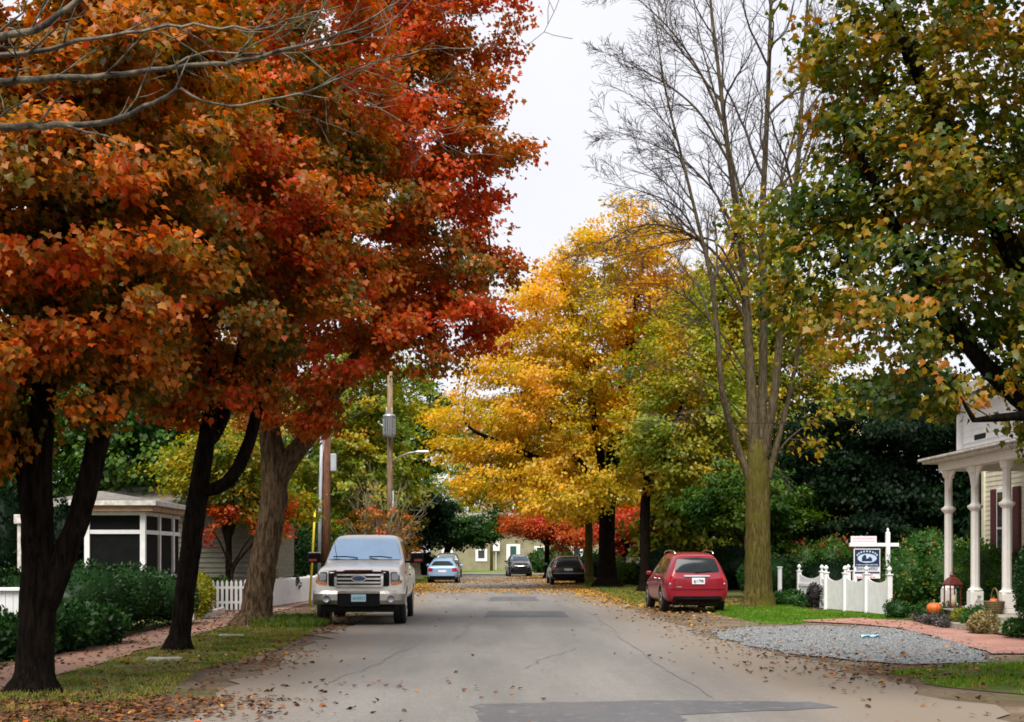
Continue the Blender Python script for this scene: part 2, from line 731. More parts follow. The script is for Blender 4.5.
SUN_EL, SUN_AZ = 57.0, 196.0      # azimuth clockwise from +Y (down the street)
world = bpy.data.worlds.new('World')
scene.world = world
world.use_nodes = True
nt = world.node_tree
nt.nodes.clear()
sky = nd(nt, 'ShaderNodeTexSky', sky_type='NISHITA', sun_disc=False)
sky.sun_elevation = R(SUN_EL)
sky.sun_rotation = R(SUN_AZ)
sky.dust_density = 4.0
sky.air_density = 1.0
tc = nd(nt, 'ShaderNodeTexCoord')
cl = step(nt, noise(nt, tc.outputs['Generated'], 3.0, 5, .5), 0.3, 0.75)
cloud = mixc(nt, cl, (2.28, 2.24, 2.34), (2.46, 2.44, 2.50))      # the closed cloud layer
skyc = mixc(nt, 0.93, sky.outputs[0], cloud)
bg = nd(nt, 'ShaderNodeBackground')
bg.inputs['Strength'].default_value = 0.10
nt.links.new(skyc, bg.inputs[0])
wo = nd(nt, 'ShaderNodeOutputWorld')
nt.links.new(bg.outputs[0], wo.inputs[0])

sl = bpy.data.lights.new('sun', 'SUN')
sl.energy = 1.5
sl.angle = R(40)
sl.color = (1.0, 0.96, 0.9)
so = bpy.data.objects.new('sun', sl)
COL.objects.link(so)
sd = Vector((math.sin(R(SUN_AZ)) * math.cos(R(SUN_EL)), math.cos(R(SUN_AZ)) * math.cos(R(SUN_EL)), math.sin(R(SUN_EL))))
so.rotation_euler = sd.to_track_quat('Z', 'Y').to_euler()

scene.view_settings.view_transform = 'Standard'
scene.view_settings.look = 'None'
scene.view_settings.exposure = 2.05
scene.view_settings.gamma = 1.0
cy = scene.cycles
cy.max_bounces = 6
cy.diffuse_bounces = 3
cy.glossy_bounces = 3
cy.transmission_bounces = 3
cy.transparent_max_bounces = 4
cy.caustics_reflective = False
cy.caustics_refractive = False
cy.filter_width = 1.7
cy.use_denoising = True
try:
    cy.denoiser = 'OPENIMAGEDENOISE'
    cy.denoising_input_passes = 'RGB_ALBEDO_NORMAL'
except Exception:
    pass

# ---------------------------------------------------------------- materials
M = {}
M['bark_dark'] = bark('bark_dark', (.007, .005, .003), (.032, .021, .013))
M['bark_grey'] = bark('bark_grey', (.028, .018, .010), (.13, .088, .05))
M['bark_moss'] = bark('bark_moss', (.045, .036, .010), (.12, .095, .03), 1.0, (.075, .07, .010))
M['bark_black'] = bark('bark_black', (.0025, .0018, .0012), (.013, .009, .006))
M['bark_pale'] = bark('bark_pale', (.16, .13, .09), (.34, .29, .2))
M['bark_stem'] = bark('bark_stem', (.045, .036, .02), (.12, .095, .055))
M['bark_twig'] = bark('bark_twig', (.05, .04, .04), (.11, .09, .085))
M['lichen_limb'] = surf('lichen_limb', (.018, .014, .01), (.13, .108, .07), 9, .9, .6, 20, (1, 1, 1), lo=.4, hi=.6)
RED = [(0, (.060, .065, .006)), (.22, (.14, .085, .006)), (.42, (.36, .115, .006)), (.62, (.54, .080, .005)), (.85, (.46, .028, .006)), (1, (.60, .09, .025))]
M['leaf_red'] = leafmat('leaf_red', RED, .42, .02)
M['leaf_rust'] = leafmat('leaf_rust', [(0, (.045, .055, .006)), (.3, (.12, .085, .006)), (.55, (.36, .13, .006)), (.8, (.60, .125, .006)), (1, (.62, .06, .010))], .42, .02)
M['leaf_scarlet'] = leafmat('leaf_scarlet', [(0, (.26, .09, .006)), (.4, (.42, .075, .006)), (1, (.36, .016, .006))], .4)
M['leaf_gold'] = leafmat('leaf_gold', [(0, (.10, .16, .008)), (.25, (.27, .26, .008)), (.5, (.58, .38, .014)), (.8, (.72, .38, .018)), (1, (.68, .25, .012))], .5)
M['leaf_lime'] = leafmat('leaf_lime', [(0, (.05, .11, .012)), (.4, (.14, .20, .015)), (.7, (.32, .28, .018)), (1, (.52, .24, .015))], .42)
M['leaf_olive'] = leafmat('leaf_olive', [(0, (.012, .038, .006)), (.35, (.04, .080, .006)), (.6, (.13, .13, .007)), (.82, (.30, .19, .008)), (1, (.38, .14, .008))], .45)
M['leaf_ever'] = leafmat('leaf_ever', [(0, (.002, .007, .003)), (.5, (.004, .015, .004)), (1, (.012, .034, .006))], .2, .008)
M['leaf_green'] = leafmat('leaf_green', [(0, (.008, .032, .005)), (.5, (.025, .080, .006)), (1, (.11, .17, .012))], .3)
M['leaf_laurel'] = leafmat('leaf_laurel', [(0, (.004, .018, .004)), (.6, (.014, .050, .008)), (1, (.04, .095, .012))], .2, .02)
M['leaf_box'] = leafmat('leaf_box', [(0, (.007, .034, .006)), (1, (.035, .11, .012))], .25, .02)
M['leaf_mixed'] = leafmat('leaf_mixed', [(0, (.015, .05, .012)), (.55, (.04, .12, .015)), (.82, (.12, .15, .02)), (.93, (.25, .10, .02)), (1, (.30, .05, .02))], .3)
M['leaf_plum'] = leafmat('leaf_plum', [(0, (.02, .018, .018)), (.6, (.06, .05, .05)), (1, (.12, .12, .09))], .2)
M['leaf_straw'] = leafmat('leaf_straw', [(0, (.16, .13, .05)), (1, (.36, .30, .13))], .3)
M['leaf_yellow'] = leafmat('leaf_yellow', [(0, (.14, .18, .015)), (1, (.42, .36, .02))], .4)
M['litter'] = leafmat('litter', [(0, (.05, .028, .018)), (.35, (.14, .062, .028)), (.6, (.26, .09, .022)), (.8, (.48, .24, .03)), (.93, (.45, .08, .02)), (1, (.55, .40, .2))], .15, .03)
M['litter_gold'] = leafmat('litter_gold', [(0, (.17, .09, .035)), (.5, (.36, .19, .04)), (1, (.55, .33, .04))], .15, .02)
M['grass'] = leafmat('grass', [(0, (.05, .10, .015)), (.5, (.10, .17, .02)), (.85, (.20, .21, .03)), (1, (.34, .28, .08))], .3)
M['grass_bright'] = leafmat('grass_bright', [(0, (.06, .15, .01)), (.6, (.12, .26, .015)), (1, (.26, .30, .03))], .3)
M['white_paint'] = surf('white_paint', (.80, .80, .80), (.72, .72, .71), 5, .5, .05, 30)
M['cream_paint'] = surf('cream_paint', (.82, .80, .75), (.76, .73, .67), 4, .55, .06, 30)
M['old_white'] = surf('old_white', (.62, .60, .56), (.42, .37, .31), 7, .6, .1, 30)
M['black'] = surf('black_plastic', (.004, .004, .0045), (.008, .008, .008), 8, .5, spec=.12)
M['rubber'] = surf('rubber', (.006, .006, .006), (.014, .013, .012), 12, .85, .2, 60)
M['chrome'] = surf('chrome', (.72, .72, .72), (.62, .62, .62), 6, .12, metal=1.0)
M['steel'] = surf('steel', (.38, .39, .41), (.30, .31, .33), 6, .4, metal=.7)
M['rust_metal'] = surf('red_lantern_paint', (.16, .025, .018), (.09, .02, .015), 12, .5)
M['pumpkin'] = surf('pumpkin_skin', (.62, .16, .02), (.50, .10, .015), 9, .45, .05, 30)
M['stem'] = surf('pumpkin_stem', (.25, .20, .09), (.14, .13, .05), 15, .8)
M['stone'] = surf('stone', (.40, .37, .31), (.24, .22, .18), 9, .9, .4, 40)
M['wicker'] = surf('wicker', (.24, .17, .08), (.12, .08, .04), 40, .8, .8, 90)
M['wax'] = surf('candle_wax', (.72, .62, .40), (.66, .55, .34), 8, .5)


# ------------------------------------------------------------ ground setting
def sheet(name, poly, z, mat, kind='structure', jit=0.0, sub=0.0, label=None):
    pts = []
    n = len(poly)
    for i in range(n):
        a, b = np.array(poly[i], float), np.array(poly[(i + 1) % n], float)
        k = max(1, int(np.linalg.norm(b - a) / sub)) if sub else 1
        for j in range(k):
            q = a + (b - a) * j / k
            if jit and j > 0:
                q = q + rng.normal(size=2) * jit
            elif jit:
                q = q + rng.normal(size=2) * jit * .5
            pts.append((q[0], q[1], z))
    me = bpy.data.meshes.new(name)
    me.from_pydata(pts, [], [tuple(range(len(pts)))])
    bm = bmesh.new()
    bm.from_mesh(me)
    bmesh.ops.recalc_face_normals(bm, faces=bm.faces)
    for f in bm.faces:
        if f.normal.z < 0: f.normal_flip()
    bm.to_mesh(me)
    bm.free()
    o = link(name, me, mat)
    o['kind'] = kind
    return o


# bare earth with leaf crumbs and thin grass
m, nt, out = new_mat('earth')
p = nd(nt, 'ShaderNodeBsdfPrincipled')
p.inputs['Roughness'].default_value = .95
p.inputs['Specular IOR Level'].default_value = .15
v = coords(nt)
col = mixc(nt, step(nt, noise(nt, v, .9, 6), .35, .65), (.10, .072, .046), (.19, .145, .10))
col = mixc(nt, step(nt, noise(nt, v, 11, 4), .52, .66), col, (.10, .065, .035))
col = mixc(nt, step(nt, noise(nt, v, .35, 5), .52, .68), col, (.09, .11, .03))
nt.links.new(col, p.inputs['Base Color'])
b = nd(nt, 'ShaderNodeBump')
b.inputs['Strength'].default_value = .7
b.inputs['Distance'].default_value = .03
nt.links.new(noise(nt, v, 22, 6, .7), b.inputs['Height'])
nt.links.new(b.outputs[0], p.inputs['Normal'])
nt.links.new(p.outputs[0], out.inputs[0])
M['earth'] = m

# weathered asphalt: aggregate speckle, mottling, dusty edges where the shoulder washes onto it
def asphalt(name, base, dark, dusty=True, speck=.8):
    m, nt, out = new_mat(name)
    p = nd(nt, 'ShaderNodeBsdfPrincipled')
    p.inputs['Roughness'].default_value = .82
    p.inputs['Specular IOR Level'].default_value = .35
    t = nd(nt, 'ShaderNodeTexCoord')
    v = t.outputs['Object']
    mp = nd(nt, 'ShaderNodeMapping')
    mp.inputs['Scale'].default_value = (1, .12, 1)
    nt.links.new(v, mp.inputs['Vector'])
    col = mixc(nt, step(nt, noise(nt, mp.outputs[0], .8, 6, .6), .32, .68), base, dark)
    col = mixc(nt, math_n(nt, 'MULTIPLY', step(nt, noise(nt, v, .55, 7, .65), .5, .66), .45), col, (.12, .112, .105))
    col = mixc(nt, math_n(nt, 'MULTIPLY', step(nt, noise(nt, v, 5.5, 6, .7), .54, .68), .4), col, (.27, .25, .23))
    col = mixc(nt, math_n(nt, 'MULTIPLY', step(nt, noise(nt, v, 24, 4, .75), .5, .62), .5), col, (.085, .082, .08))
    col = mixc(nt, math_n(nt, 'MULTIPLY', step(nt, noise(nt, v, 70, 3, .7), .5, .72), speck), col, (.36, .34, .32))
    col = mixc(nt, math_n(nt, 'MULTIPLY', step(nt, noise(nt, v, 48, 3, .7), .55, .7), .5), col, (.05, .05, .05))
    if dusty:
        s = nd(nt, 'ShaderNodeSeparateXYZ')
        nt.links.new(v, s.inputs[0])
        ax = math_n(nt, 'ABSOLUTE', math_n(nt, 'SUBTRACT', s.outputs[0], .45))
        w = math_n(nt, 'ADD', ax, math_n(nt, 'MULTIPLY', math_n(nt, 'SUBTRACT', noise(nt, mp.outputs[0], 1.3, 7, .7), .5), 2.2))
        col = mixc(nt, math_n(nt, 'MULTIPLY', step(nt, w, 1.6, 3.7), .92), col, (.185, .148, .11))
    nt.links.new(col, p.inputs['Base Color'])
    b = nd(nt, 'ShaderNodeBump')
    b.inputs['Strength'].default_value = .5
    b.inputs['Distance'].default_value = .01
    nt.links.new(noise(nt, v, 75, 3, .7), b.inputs['Height'])
    nt.links.new(b.outputs[0], p.inputs['Normal'])
    nt.links.new(p.outputs[0], out.inputs[0])
    return m


M['asphalt'] = asphalt('asphalt', (.178, .168, .156), (.112, .106, .099))
M['asphalt_patch'] = asphalt('asphalt_patch', (.095, .095, .102), (.07, .07, .077), False, .15)
M['crack'] = surf('crack_filler', (.10, .097, .095), (.15, .145, .14), 3, .7)

# brick walks
def brick(name, c1, c2, mortar, dirt, rot=0):
    m, nt, out = new_mat(name)
    p = nd(nt, 'ShaderNodeBsdfPrincipled')
    p.inputs['Roughness'].default_value = .9
    v = coords(nt)
    bt = nd(nt, 'ShaderNodeTexBrick')
    bt.inputs['Scale'].default_value = 1.0
    bt.inputs['Brick Width'].default_value = .22
    bt.inputs['Row Height'].default_value = .11
    bt.inputs['Mortar Size'].default_value = .012
    bt.inputs['Color1'].default_value = c4(c1)
    bt.inputs['Color2'].default_value = c4(c2)
    bt.inputs['Mortar'].default_value = c4(mortar)
    nt.links.new(v, bt.inputs['Vector'])
    col = mixc(nt, step(nt, noise(nt, v, 1.1, 6, .65), .42, .7), bt.outputs['Color'], dirt)
    nt.links.new(col, p.inputs['Base Color'])
    b = nd(nt, 'ShaderNodeBump')
    b.inputs['Strength'].default_value = .6
    b.inputs['Distance'].default_value = .01
    nt.links.new(math_n(nt, 'SUBTRACT', noise(nt, v, 30, 4), bt.outputs['Fac']), b.inputs['Height'])
    nt.links.new(b.outputs[0], p.inputs['Normal'])
    nt.links.new(p.outputs[0], out.inputs[0])
    return m


M['brick_left'] = brick('old_brick_walk', (.30, .13, .085), (.22, .10, .07), (.2, .15, .11), (.27, .19, .135))
M['brick_right'] = brick('red_brick_walk', (.34, .13, .095), (.22, .09, .07), (.3, .19, .14), (.34, .19, .145))

m, nt, out = new_mat('gravel')
p = nd(nt, 'ShaderNodeBsdfPrincipled')
p.inputs['Roughness'].default_value = .9
v = coords(nt)
vo = nd(nt, 'ShaderNodeTexVoronoi')
vo.inputs['Scale'].default_value = 45
nt.links.new(v, vo.inputs['Vector'])
r_ = ramp(nt, [(0, (.11, .12, .125)), (.5, (.175, .185, .19)), (1, (.28, .29, .29))])
sp = nd(nt, 'ShaderNodeSeparateColor')
nt.links.new(vo.outputs['Color'], sp.inputs[0])
nt.links.new(sp.outputs[0], r_.inputs[0])
nt.links.new(r_.outputs[0], p.inputs['Base Color'])
b = nd(nt, 'ShaderNodeBump')
b.inputs['Strength'].default_value = 1.0
b.inputs['Distance'].default_value = .02
b.invert = True
nt.links.new(vo.outputs['Distance'], b.inputs['Height'])
nt.links.new(b.outputs[0], p.inputs['Normal'])
nt.links.new(p.outputs[0], out.inputs[0])
M['gravel'] = m
M['turf'] = surf('turf', (.08, .095, .025), (.17, .13, .06), 1.5, .95, .6, 30, lo=.4, hi=.7, spec=.1)
M['turf_far'] = surf('turf_far', (.09, .15, .025), (.15, .19, .04), .6, .95, .5, 20, spec=.1)
M['turf_bright'] = surf('turf_bright', (.075, .14, .015), (.14, .17, .035), 2.0, .95, .6, 30, spec=.1)
M['mulch'] = surf('mulch', (.055, .03, .02), (.12, .06, .035), 14, .95, 1.0, 30)

sheet('ground', [(-600, -60), (600, -60), (600, 1200), (-600, 1200)], 0, M['earth'])
sheet('lawn', [(-60, 10), (-7.0, 12), (-7.2, 36), (-8, 60), (-6.5, 112), (-60, 112)], .006, M['turf'], jit=.12, sub=1.5)
sheet('lawn', [(7.2, 44), (60, 40), (60, 112), (5.6, 112), (6.0, 80), (6.6, 58)], .006, M['turf'], jit=.12, sub=1.5)
sheet('lawn', [(-5.2, 62), (-4.2, 72), (-3.6, 86), (-3.8, 100), (-6.3, 100), (-6.6, 62)], .010, M['turf_bright'], jit=.1, sub=1.5)
sheet('lawn', [(-80, 124.5), (80, 124.5), (80, 320), (-80, 320)], .006, M['turf_far'])
sheet('grass_strip', [(-5.55, 13.0), (-3.9, 12.5), (-3.75, 16), (-3.95, 19), (-3.55, 23), (-3.55, 27), (-3.75, 31), (-4.4, 36), (-5.3, 36), (-5.6, 28), (-5.5, 19)], .010, M['turf'], jit=.12, sub=.6)
GR_R = [(5.3, 18.6), (6.9, 20.0), (12, 20.6), (12, 14.0), (6.9, 14.3), (5.4, 16.6)]
sheet('grass_strip', GR_R, .010, M['turf'], jit=.14, sub=.6)
GR_T = [(6.3, 40.0), (6.1, 35.5), (6.2, 32.6), (6.9, 31.6), (7.4, 32.3), (7.5, 33.5), (9.0, 34.6), (9.2, 37.0), (9.2, 42.0), (7.4, 43)]
sheet('grass_strip', GR_T, .010, M['turf_bright'], jit=.12, sub=.6)
sheet('grass_strip', [(9.1, 39.0), (9.3, 33.6), (10.1, 32.9), (10.2, 36.0), (9.6, 39.4)], .014, M['turf_bright'], jit=.05, sub=.6)
sheet('road', [(-3.05, -8), (-2.95, 20), (-3.2, 40), (-3.1, 80), (-3.6, 111.5), (-80, 112), (-80, 124), (80, 124), (80, 112), (4.6, 111.5), (4.0, 80), (4.2, 40), (4.25, 26), (4.9, 18), (5.4, -8)], .014, M['asphalt'], jit=.13, sub=.6)
sheet('road_patch', [(-.05, 35.0), (2.02, 35.0), (2.12, 38.8), (.02, 39.0)], .018, M['asphalt_patch'], jit=.045, sub=.25)
sheet('road_patch', [(.05, 47.2), (1.75, 47.4), (1.8, 52.0), (.2, 52.2)], .018, M['asphalt_patch'], jit=.045, sub=.25)
sheet('road_patch', [(-.05, 9.0), (1.9, 9.2), (1.86, 13.6), (2.55, 13.9), (3.6, 14.3), (3.4, 14.8), (1.6, 14.95), (-.1, 14.6)], .018, M['asphalt_patch'], jit=.04, sub=.2)
for a, b_ in (((2.40, 15.2), (2.85, 46)), ((-1.9, 17), (-1.2, 24)), ((.4, 19), (1.5, 23.5)), ((-.6, 26), (-.2, 34)), ((1.1, 39.2), (.9, 46))):
    pts, n = [], 60
    L_, R_ = [], []
    for i in range(n + 1):
        t = i / n
        x = a[0] + (b_[0] - a[0]) * t + .05 * math.sin(t * 9 + a[0]) + .03 * math.sin(t * 31) + rng.normal() * .015
        y = a[1] + (b_[1] - a[1]) * t
        w = .003 + .009 * rng.random()
        L_.append((x - w, y)); R_.append((x + w, y))
    sheet('road_crack', L_ + R_[::-1], .020, M['crack'])
WALK_L = [(-6.75, 6), (-6.65, 20), (-7.0, 36), (-6.75, 60), (-5.95, 60), (-5.75, 42), (-5.75, 34), (-5.55, 19), (-5.6, 6)]
sheet('brick_walk', WALK_L, .022, M['brick_left'], jit=.04, sub=.7)
WALK_R = [(9.35, 34.5), (8.4, 33.9), (7.5, 33.3), (7.45, 32.5), (8.35, 31.4), (8.7, 30.0), (8.55, 26.5), (7.95, 22.0), (13, 22.3), (13, 24.6), (9.9, 26.2), (9.75, 31.0), (10.1, 33.2)]
sheet('brick_walk', WALK_R, .026, M['brick_right'], jit=.03, sub=.6)
GRAVEL = [(5.55, 30.0), (7.3, 30.7), (8.6, 29.6), (8.5, 26.6), (7.9, 22.2), (7.2, 20.3), (6.0, 19.9), (4.9, 21.6), (4.35, 25.5), (4.6, 28.5)]
sheet('gravel', GRAVEL, .022, M['gravel'], jit=.14, sub=.5)
sheet('flower_bed', [(9.95, 32.6), (9.8, 30.4), (9.95, 27.2), (10.6, 25.0), (13, 24.4), (13, 33.5), (10.4, 33.6)], .030, M['mulch'], jit=.05, sub=.5)


# --------------------------------------------------- grass, litter, pebbles
def in_poly(pts, poly):
    x, y = pts[:, 0], pts[:, 1]
    c = np.zeros(len(pts), bool)
    n = len(poly)
    for i in range(n):
        x1, y1 = poly[i]
        x2, y2 = poly[(i + 1) % n]
        m = ((y1 > y) != (y2 > y)) & (x < (x2 - x1) * (y - y1) / ((y2 - y1) + 1e-12) + x1)
        c ^= m
    return c


def scatter(poly, n, edge=0.0):
    a = np.array(poly)
    lo, hi = a.min(0), a.max(0)
    p = rng.uniform(lo, hi, (n, 2))
    return p[in_poly(p, poly)]


def grass(name, poly, n, h, mat, patch=.5, w=.006, z=.01, amount=.25, dry=.0):
    p = scatter(poly, n)
    q = np.c_[p, np.zeros(len(p))]
    dens = lowfreq(q, 1.4, 5) + .6 * lowfreq(q, .5, 6)
    keep = dens > rng.normal(size=len(p)) * .5 - amount * 3
    p = p[keep]
    q = q[keep]
    N = len(p)
    hh = h * rng.uniform(.5, 1.3, N) * (1 + .35 * lowfreq(q, .8, 9))
    a = rng.uniform(0, 6.28, N)
    lean = rng.normal(size=(N, 2)) * .45
    ww = w * rng.uniform(.7, 1.4, N)
    b = np.c_[p, np.full(N, z)]
    dx = np.c_[np.cos(a), np.sin(a), np.zeros(N)] * ww[:, None]
    mid = b + np.c_[lean * hh[:, None] * .4, hh * .6]
    top = b + np.c_[lean * hh[:, None], hh]
    V = np.stack([b - dx, b + dx, mid + dx * .7, top, mid - dx * .7], 1).reshape(-1, 3)
    Lp = (np.arange(5)[None] + np.arange(N)[:, None] * 5).ravel()
    me = np_mesh(name, V, Lp, np.full(N, 5))
    at = me.attributes.new('tone', 'FLOAT', 'FACE')
    t = np.clip(.45 + dry + .25 * lowfreq(q, 1.1, 4) + .18 * rng.normal(size=N), 0, 1)
    at.data.foreach_set('value', t.astype(np.float32))
    o = link(name, me, mat)
    o['kind'] = 'stuff'
    return o


def flat_leaves(name, P2, size, mat, z=.03, tone=(.45, .22), tilt=.35, kind='maple'):
    N = len(P2)
    pos = np.c_[P2, z + rng.uniform(0, .015, N)]
    a = rng.uniform(0, 6.28, N)
    ax = np.c_[np.cos(a), np.sin(a), rng.normal(size=N) * tilt * .6]
    nm = np.c_[rng.normal(size=(N, 2)) * tilt, np.ones(N)]
    o = leaf_mesh(name, pos, ax, nm, size * rng.uniform(.6, 1.25, N), np.clip(rng.normal(tone[0], tone[1], N), 0, 1), kind, .5, mat)
    o['kind'] = 'stuff'
    return o


GL = [(-5.6, 13.0), (-3.7, 12.5), (-3.6, 16), (-3.9, 19), (-3.5, 23), (-3.5, 27), (-3.7, 31), (-4.4, 36), (-5.3, 36), (-5.6, 28), (-5.5, 19)]
grass('grass', GL, 60000, .05, M['grass'], amount=.0, dry=.3)
grass('grass', [(-5.0, 29.5), (-3.7, 29.5), (-3.5, 31.5), (-3.9, 33.5), (-5.0, 33.5)], 9000, .16, M['grass'], amount=.5, dry=.05, w=.01)
grass('grass', GR_R, 42000, .05, M['grass_bright'], amount=.06, dry=.08)
grass('grass', GR_T, 42000, .055, M['grass_bright'], amount=.6, dry=-.05)
grass('grass', [(9.1, 39.0), (9.3, 33.6), (10.1, 32.9), (10.2, 36.0), (9.6, 39.4)], 9000, .06, M['grass_bright'], amount=.6)
grass('grass', [(4.6, 44), (7.4, 44), (7.4, 80), (4.9, 80)], 22000, .08, M['grass'], amount=.25, w=.015, dry=.2)
grass('grass', [(-5.2, 62), (-4.2, 72), (-3.6, 86), (-3.8, 100), (-6.3, 100), (-6.6, 62)], 14000, .10, M['grass_bright'], amount=.7, w=.02)

# fallen leaves: drifts on the shoulders, thinner over road, grass and walks
def drift(n, cx, cy, sx, sy):
    return np.c_[rng.normal(cx, sx, n), rng.normal(cy, sy, n)]


near = np.concatenate([
    drift(4200, -4.6, 13.9, 1.0, .9), drift(170, -2.9, 14.8, .7, .3), drift(50, -1.4, 16.4, .9, .6),
    drift(260, -3.2, 20.5, .35, 1.4), drift(200, -4.6, 22, .6, 4),
    scatter([(-7, 13), (-3.2, 13), (-3.2, 40), (-7, 40)], 2300), scatter([(-3.4, 12), (4.5, 12), (4.5, 60), (-3.4, 60)], 60),
    drift(260, 5.4, 18.5, .7, 1.0), drift(260, 6.4, 18.8, 1.2, .7), drift(160, 5.4, 21.5, 1.2, 1.2), drift(200, 4.4, 24, .5, 5),
    scatter([(4, 13), (9, 13), (9, 30), (4, 30)], 420), drift(160, 8.4, 32, 1.2, 1.2),
    drift(500, 4.8, 36, .6, 5), drift(400, -3.7, 30, .35, 3), drift(220, -5.3, 31, .6, 2)])
flat_leaves('fallen_leaves', near, .062, M['litter'], .034, (.24, .22))
far = np.concatenate([
    drift(4500, 5.2, 55, .9, 8), drift(3000, 4.6, 72, 1.0, 9), drift(1300, .5, 62, 2.8, 2.6), drift(1300, 1.5, 84, 2.4, 4),
    drift(2600, -3.6, 64, .8, 6), drift(1500, -3.4, 84, .8, 8), drift(1200, 6.5, 46, 1.2, 3), scatter([(-3.4, 56), (4.5, 56), (4.5, 110), (-3.4, 110)], 1500),
    drift(1500, 4.0, 100, 1.5, 5)])
flat_leaves('fallen_leaves', far, .11, M['litter_gold'], .034, (.45, .25), kind='kite')

gp = scatter(GRAVEL, 9000)
gp = np.concatenate([gp, gp[rng.integers(0, len(gp), 5000)] + rng.normal(size=(5000, 2)) * .55])
bm = bmesh.new()
bmesh.ops.create_icosphere(bm, subdivisions=1, radius=1.0)
iv = np.array([v.co[:] for v in bm.verts])
bm.verts.index_update()
ifc = np.array([[v.index for v in f.verts] for f in bm.faces])
bm.free()
N = len(gp)
V = np.c_[gp, np.full(N, .026)][:, None] + iv[None] * rng.uniform(.006, .016, (N, 1, 1)) * rng.uniform(.6, 1.3, (N, 1, 3))
me = np_mesh('gravel', V.reshape(-1, 3), (ifc.ravel()[None] + np.arange(N)[:, None] * len(iv)).ravel(), np.full(N * len(ifc), 3))
at = me.attributes.new('tone', 'FLOAT', 'FACE')
at.data.foreach_set('value', np.repeat(rng.uniform(0, 1, N), len(ifc)).astype(np.float32))
M['pebble'] = leafmat('pebble', [(0, (.11, .12, .125)), (.5, (.18, .19, .195)), (1, (.32, .33, .33))], 0.0, .03)
o = link('gravel', me, M['pebble'])
o['kind'] = 'stuff'

# ------------------------------------------------------ left: three maples
def stemline(pix, Y):
    """pixel polyline with radii in metres; a fourth value moves a point nearer or farther along the street"""
    pts = [P(a[0], a[1], Y + (a[3] if len(a) > 3 else 0)) for a in pix]
    return np.array(pts), np.array([a[2] for a in pix])


Y1 = 15.7
st = [stemline([(33, 696, .22), (34, 670, .20), (36, 640, .19), (38, 608, .20), (40, 575, .18), (37, 530, .165), (38, 470, .155), (44, 380, .14), (58, 290, .13), (70, 180, .11), (80, 60, .08)], Y1),
      stemline([(42, 606, .19), (57, 575, .14), (72, 540, .13), (87, 492, .125), (98, 440, .12), (112, 370, .13, .3), (140, 300, .11, .5), (180, 210, .08, .8), (215, 110, .05, 1)], Y1),
      stemline([(36, 560, .10), (25, 520, .07), (22, 470, .06), (8, 400, .05), (-30, 330, .04)], Y1 - .2)]
st[0][0][0][2] = -0.02
tree('maple_tree', 'near rust coloured maple with a dark trunk forked low into two stems', (st[0][0][0][0], st[0][0][0][1], 0), st,
     [((-5.4, 15.7, 6.3), (2.9, 2.8, 3.1)), ((-4.0, 14.8, 5.2), (1.5, 1.5, 1.7)), ((-6.4, 15.2, 3.8), (1.9, 2.0, 1.5)), ((-4.4, 16.6, 7.6), (2.0, 2.0, 1.8)), ((-4.7, 15.2, 3.7), (1.3, 1.4, .8)), ((-5.6, 15.1, 2.95), (1.0, 1.0, .6))],
     M['bark_black'], M['leaf_rust'], 100000, .088, M=640, D=.34, tone=(.47, .22, .15, 1.8), tip=.009, flare=1.3, spread=(.19, .19, .10), seed=3, tonez=.10, dk=.45, di=1.8, droop=.9, up=.6)

Y2 = 22.7
st = [stemline([(177, 655, .18), (179, 640, .16), (184, 600, .15), (190, 555, .155), (196, 508, .165), (203, 465, .155), (209, 425, .13), (212, 380, .12), (205, 320, .11), (195, 240, .09), (190, 130, .06)], Y2),
      stemline([(199, 490, .13), (214, 496, .11), (228, 488, .12), (240, 465, .11), (252, 440, .10), (258, 400, .09), (285, 340, .075), (320, 260, .06), (350, 160, .04)], Y2),
      stemline([(207, 450, .13), (221, 420, .12), (234, 390, .10), (246, 330, .09), (260, 250, .07), (270, 150, .05)], Y2 + .2)]
st[0][0][0][2] = -0.02
tree('maple_tree', 'middle red maple with a slender dark trunk beside the clipped hedge', (st[0][0][0][0], st[0][0][0][1], 0), st,
     [((-4.7, 22.4, 8.0), (3.3, 3.4, 3.6)), ((-3.3, 21.2, 6.2), (1.8, 2.0, 1.6)), ((-5.9, 22, 5.6), (1.9, 2.4, 1.5)), ((-3.6, 22.6, 9.8), (2.3, 2.5, 2.2)), ((-4.5, 21.8, 4.5), (1.9, 2.0, .9))],
     M['bark_black'], M['leaf_red'], 92000, .096, M=760, D=.38, tone=(.38, .22, .15, 2.0), tip=.010, flare=1.3, spread=(.22, .22, .11), seed=5, tonez=.08, droop=.8, up=.6)

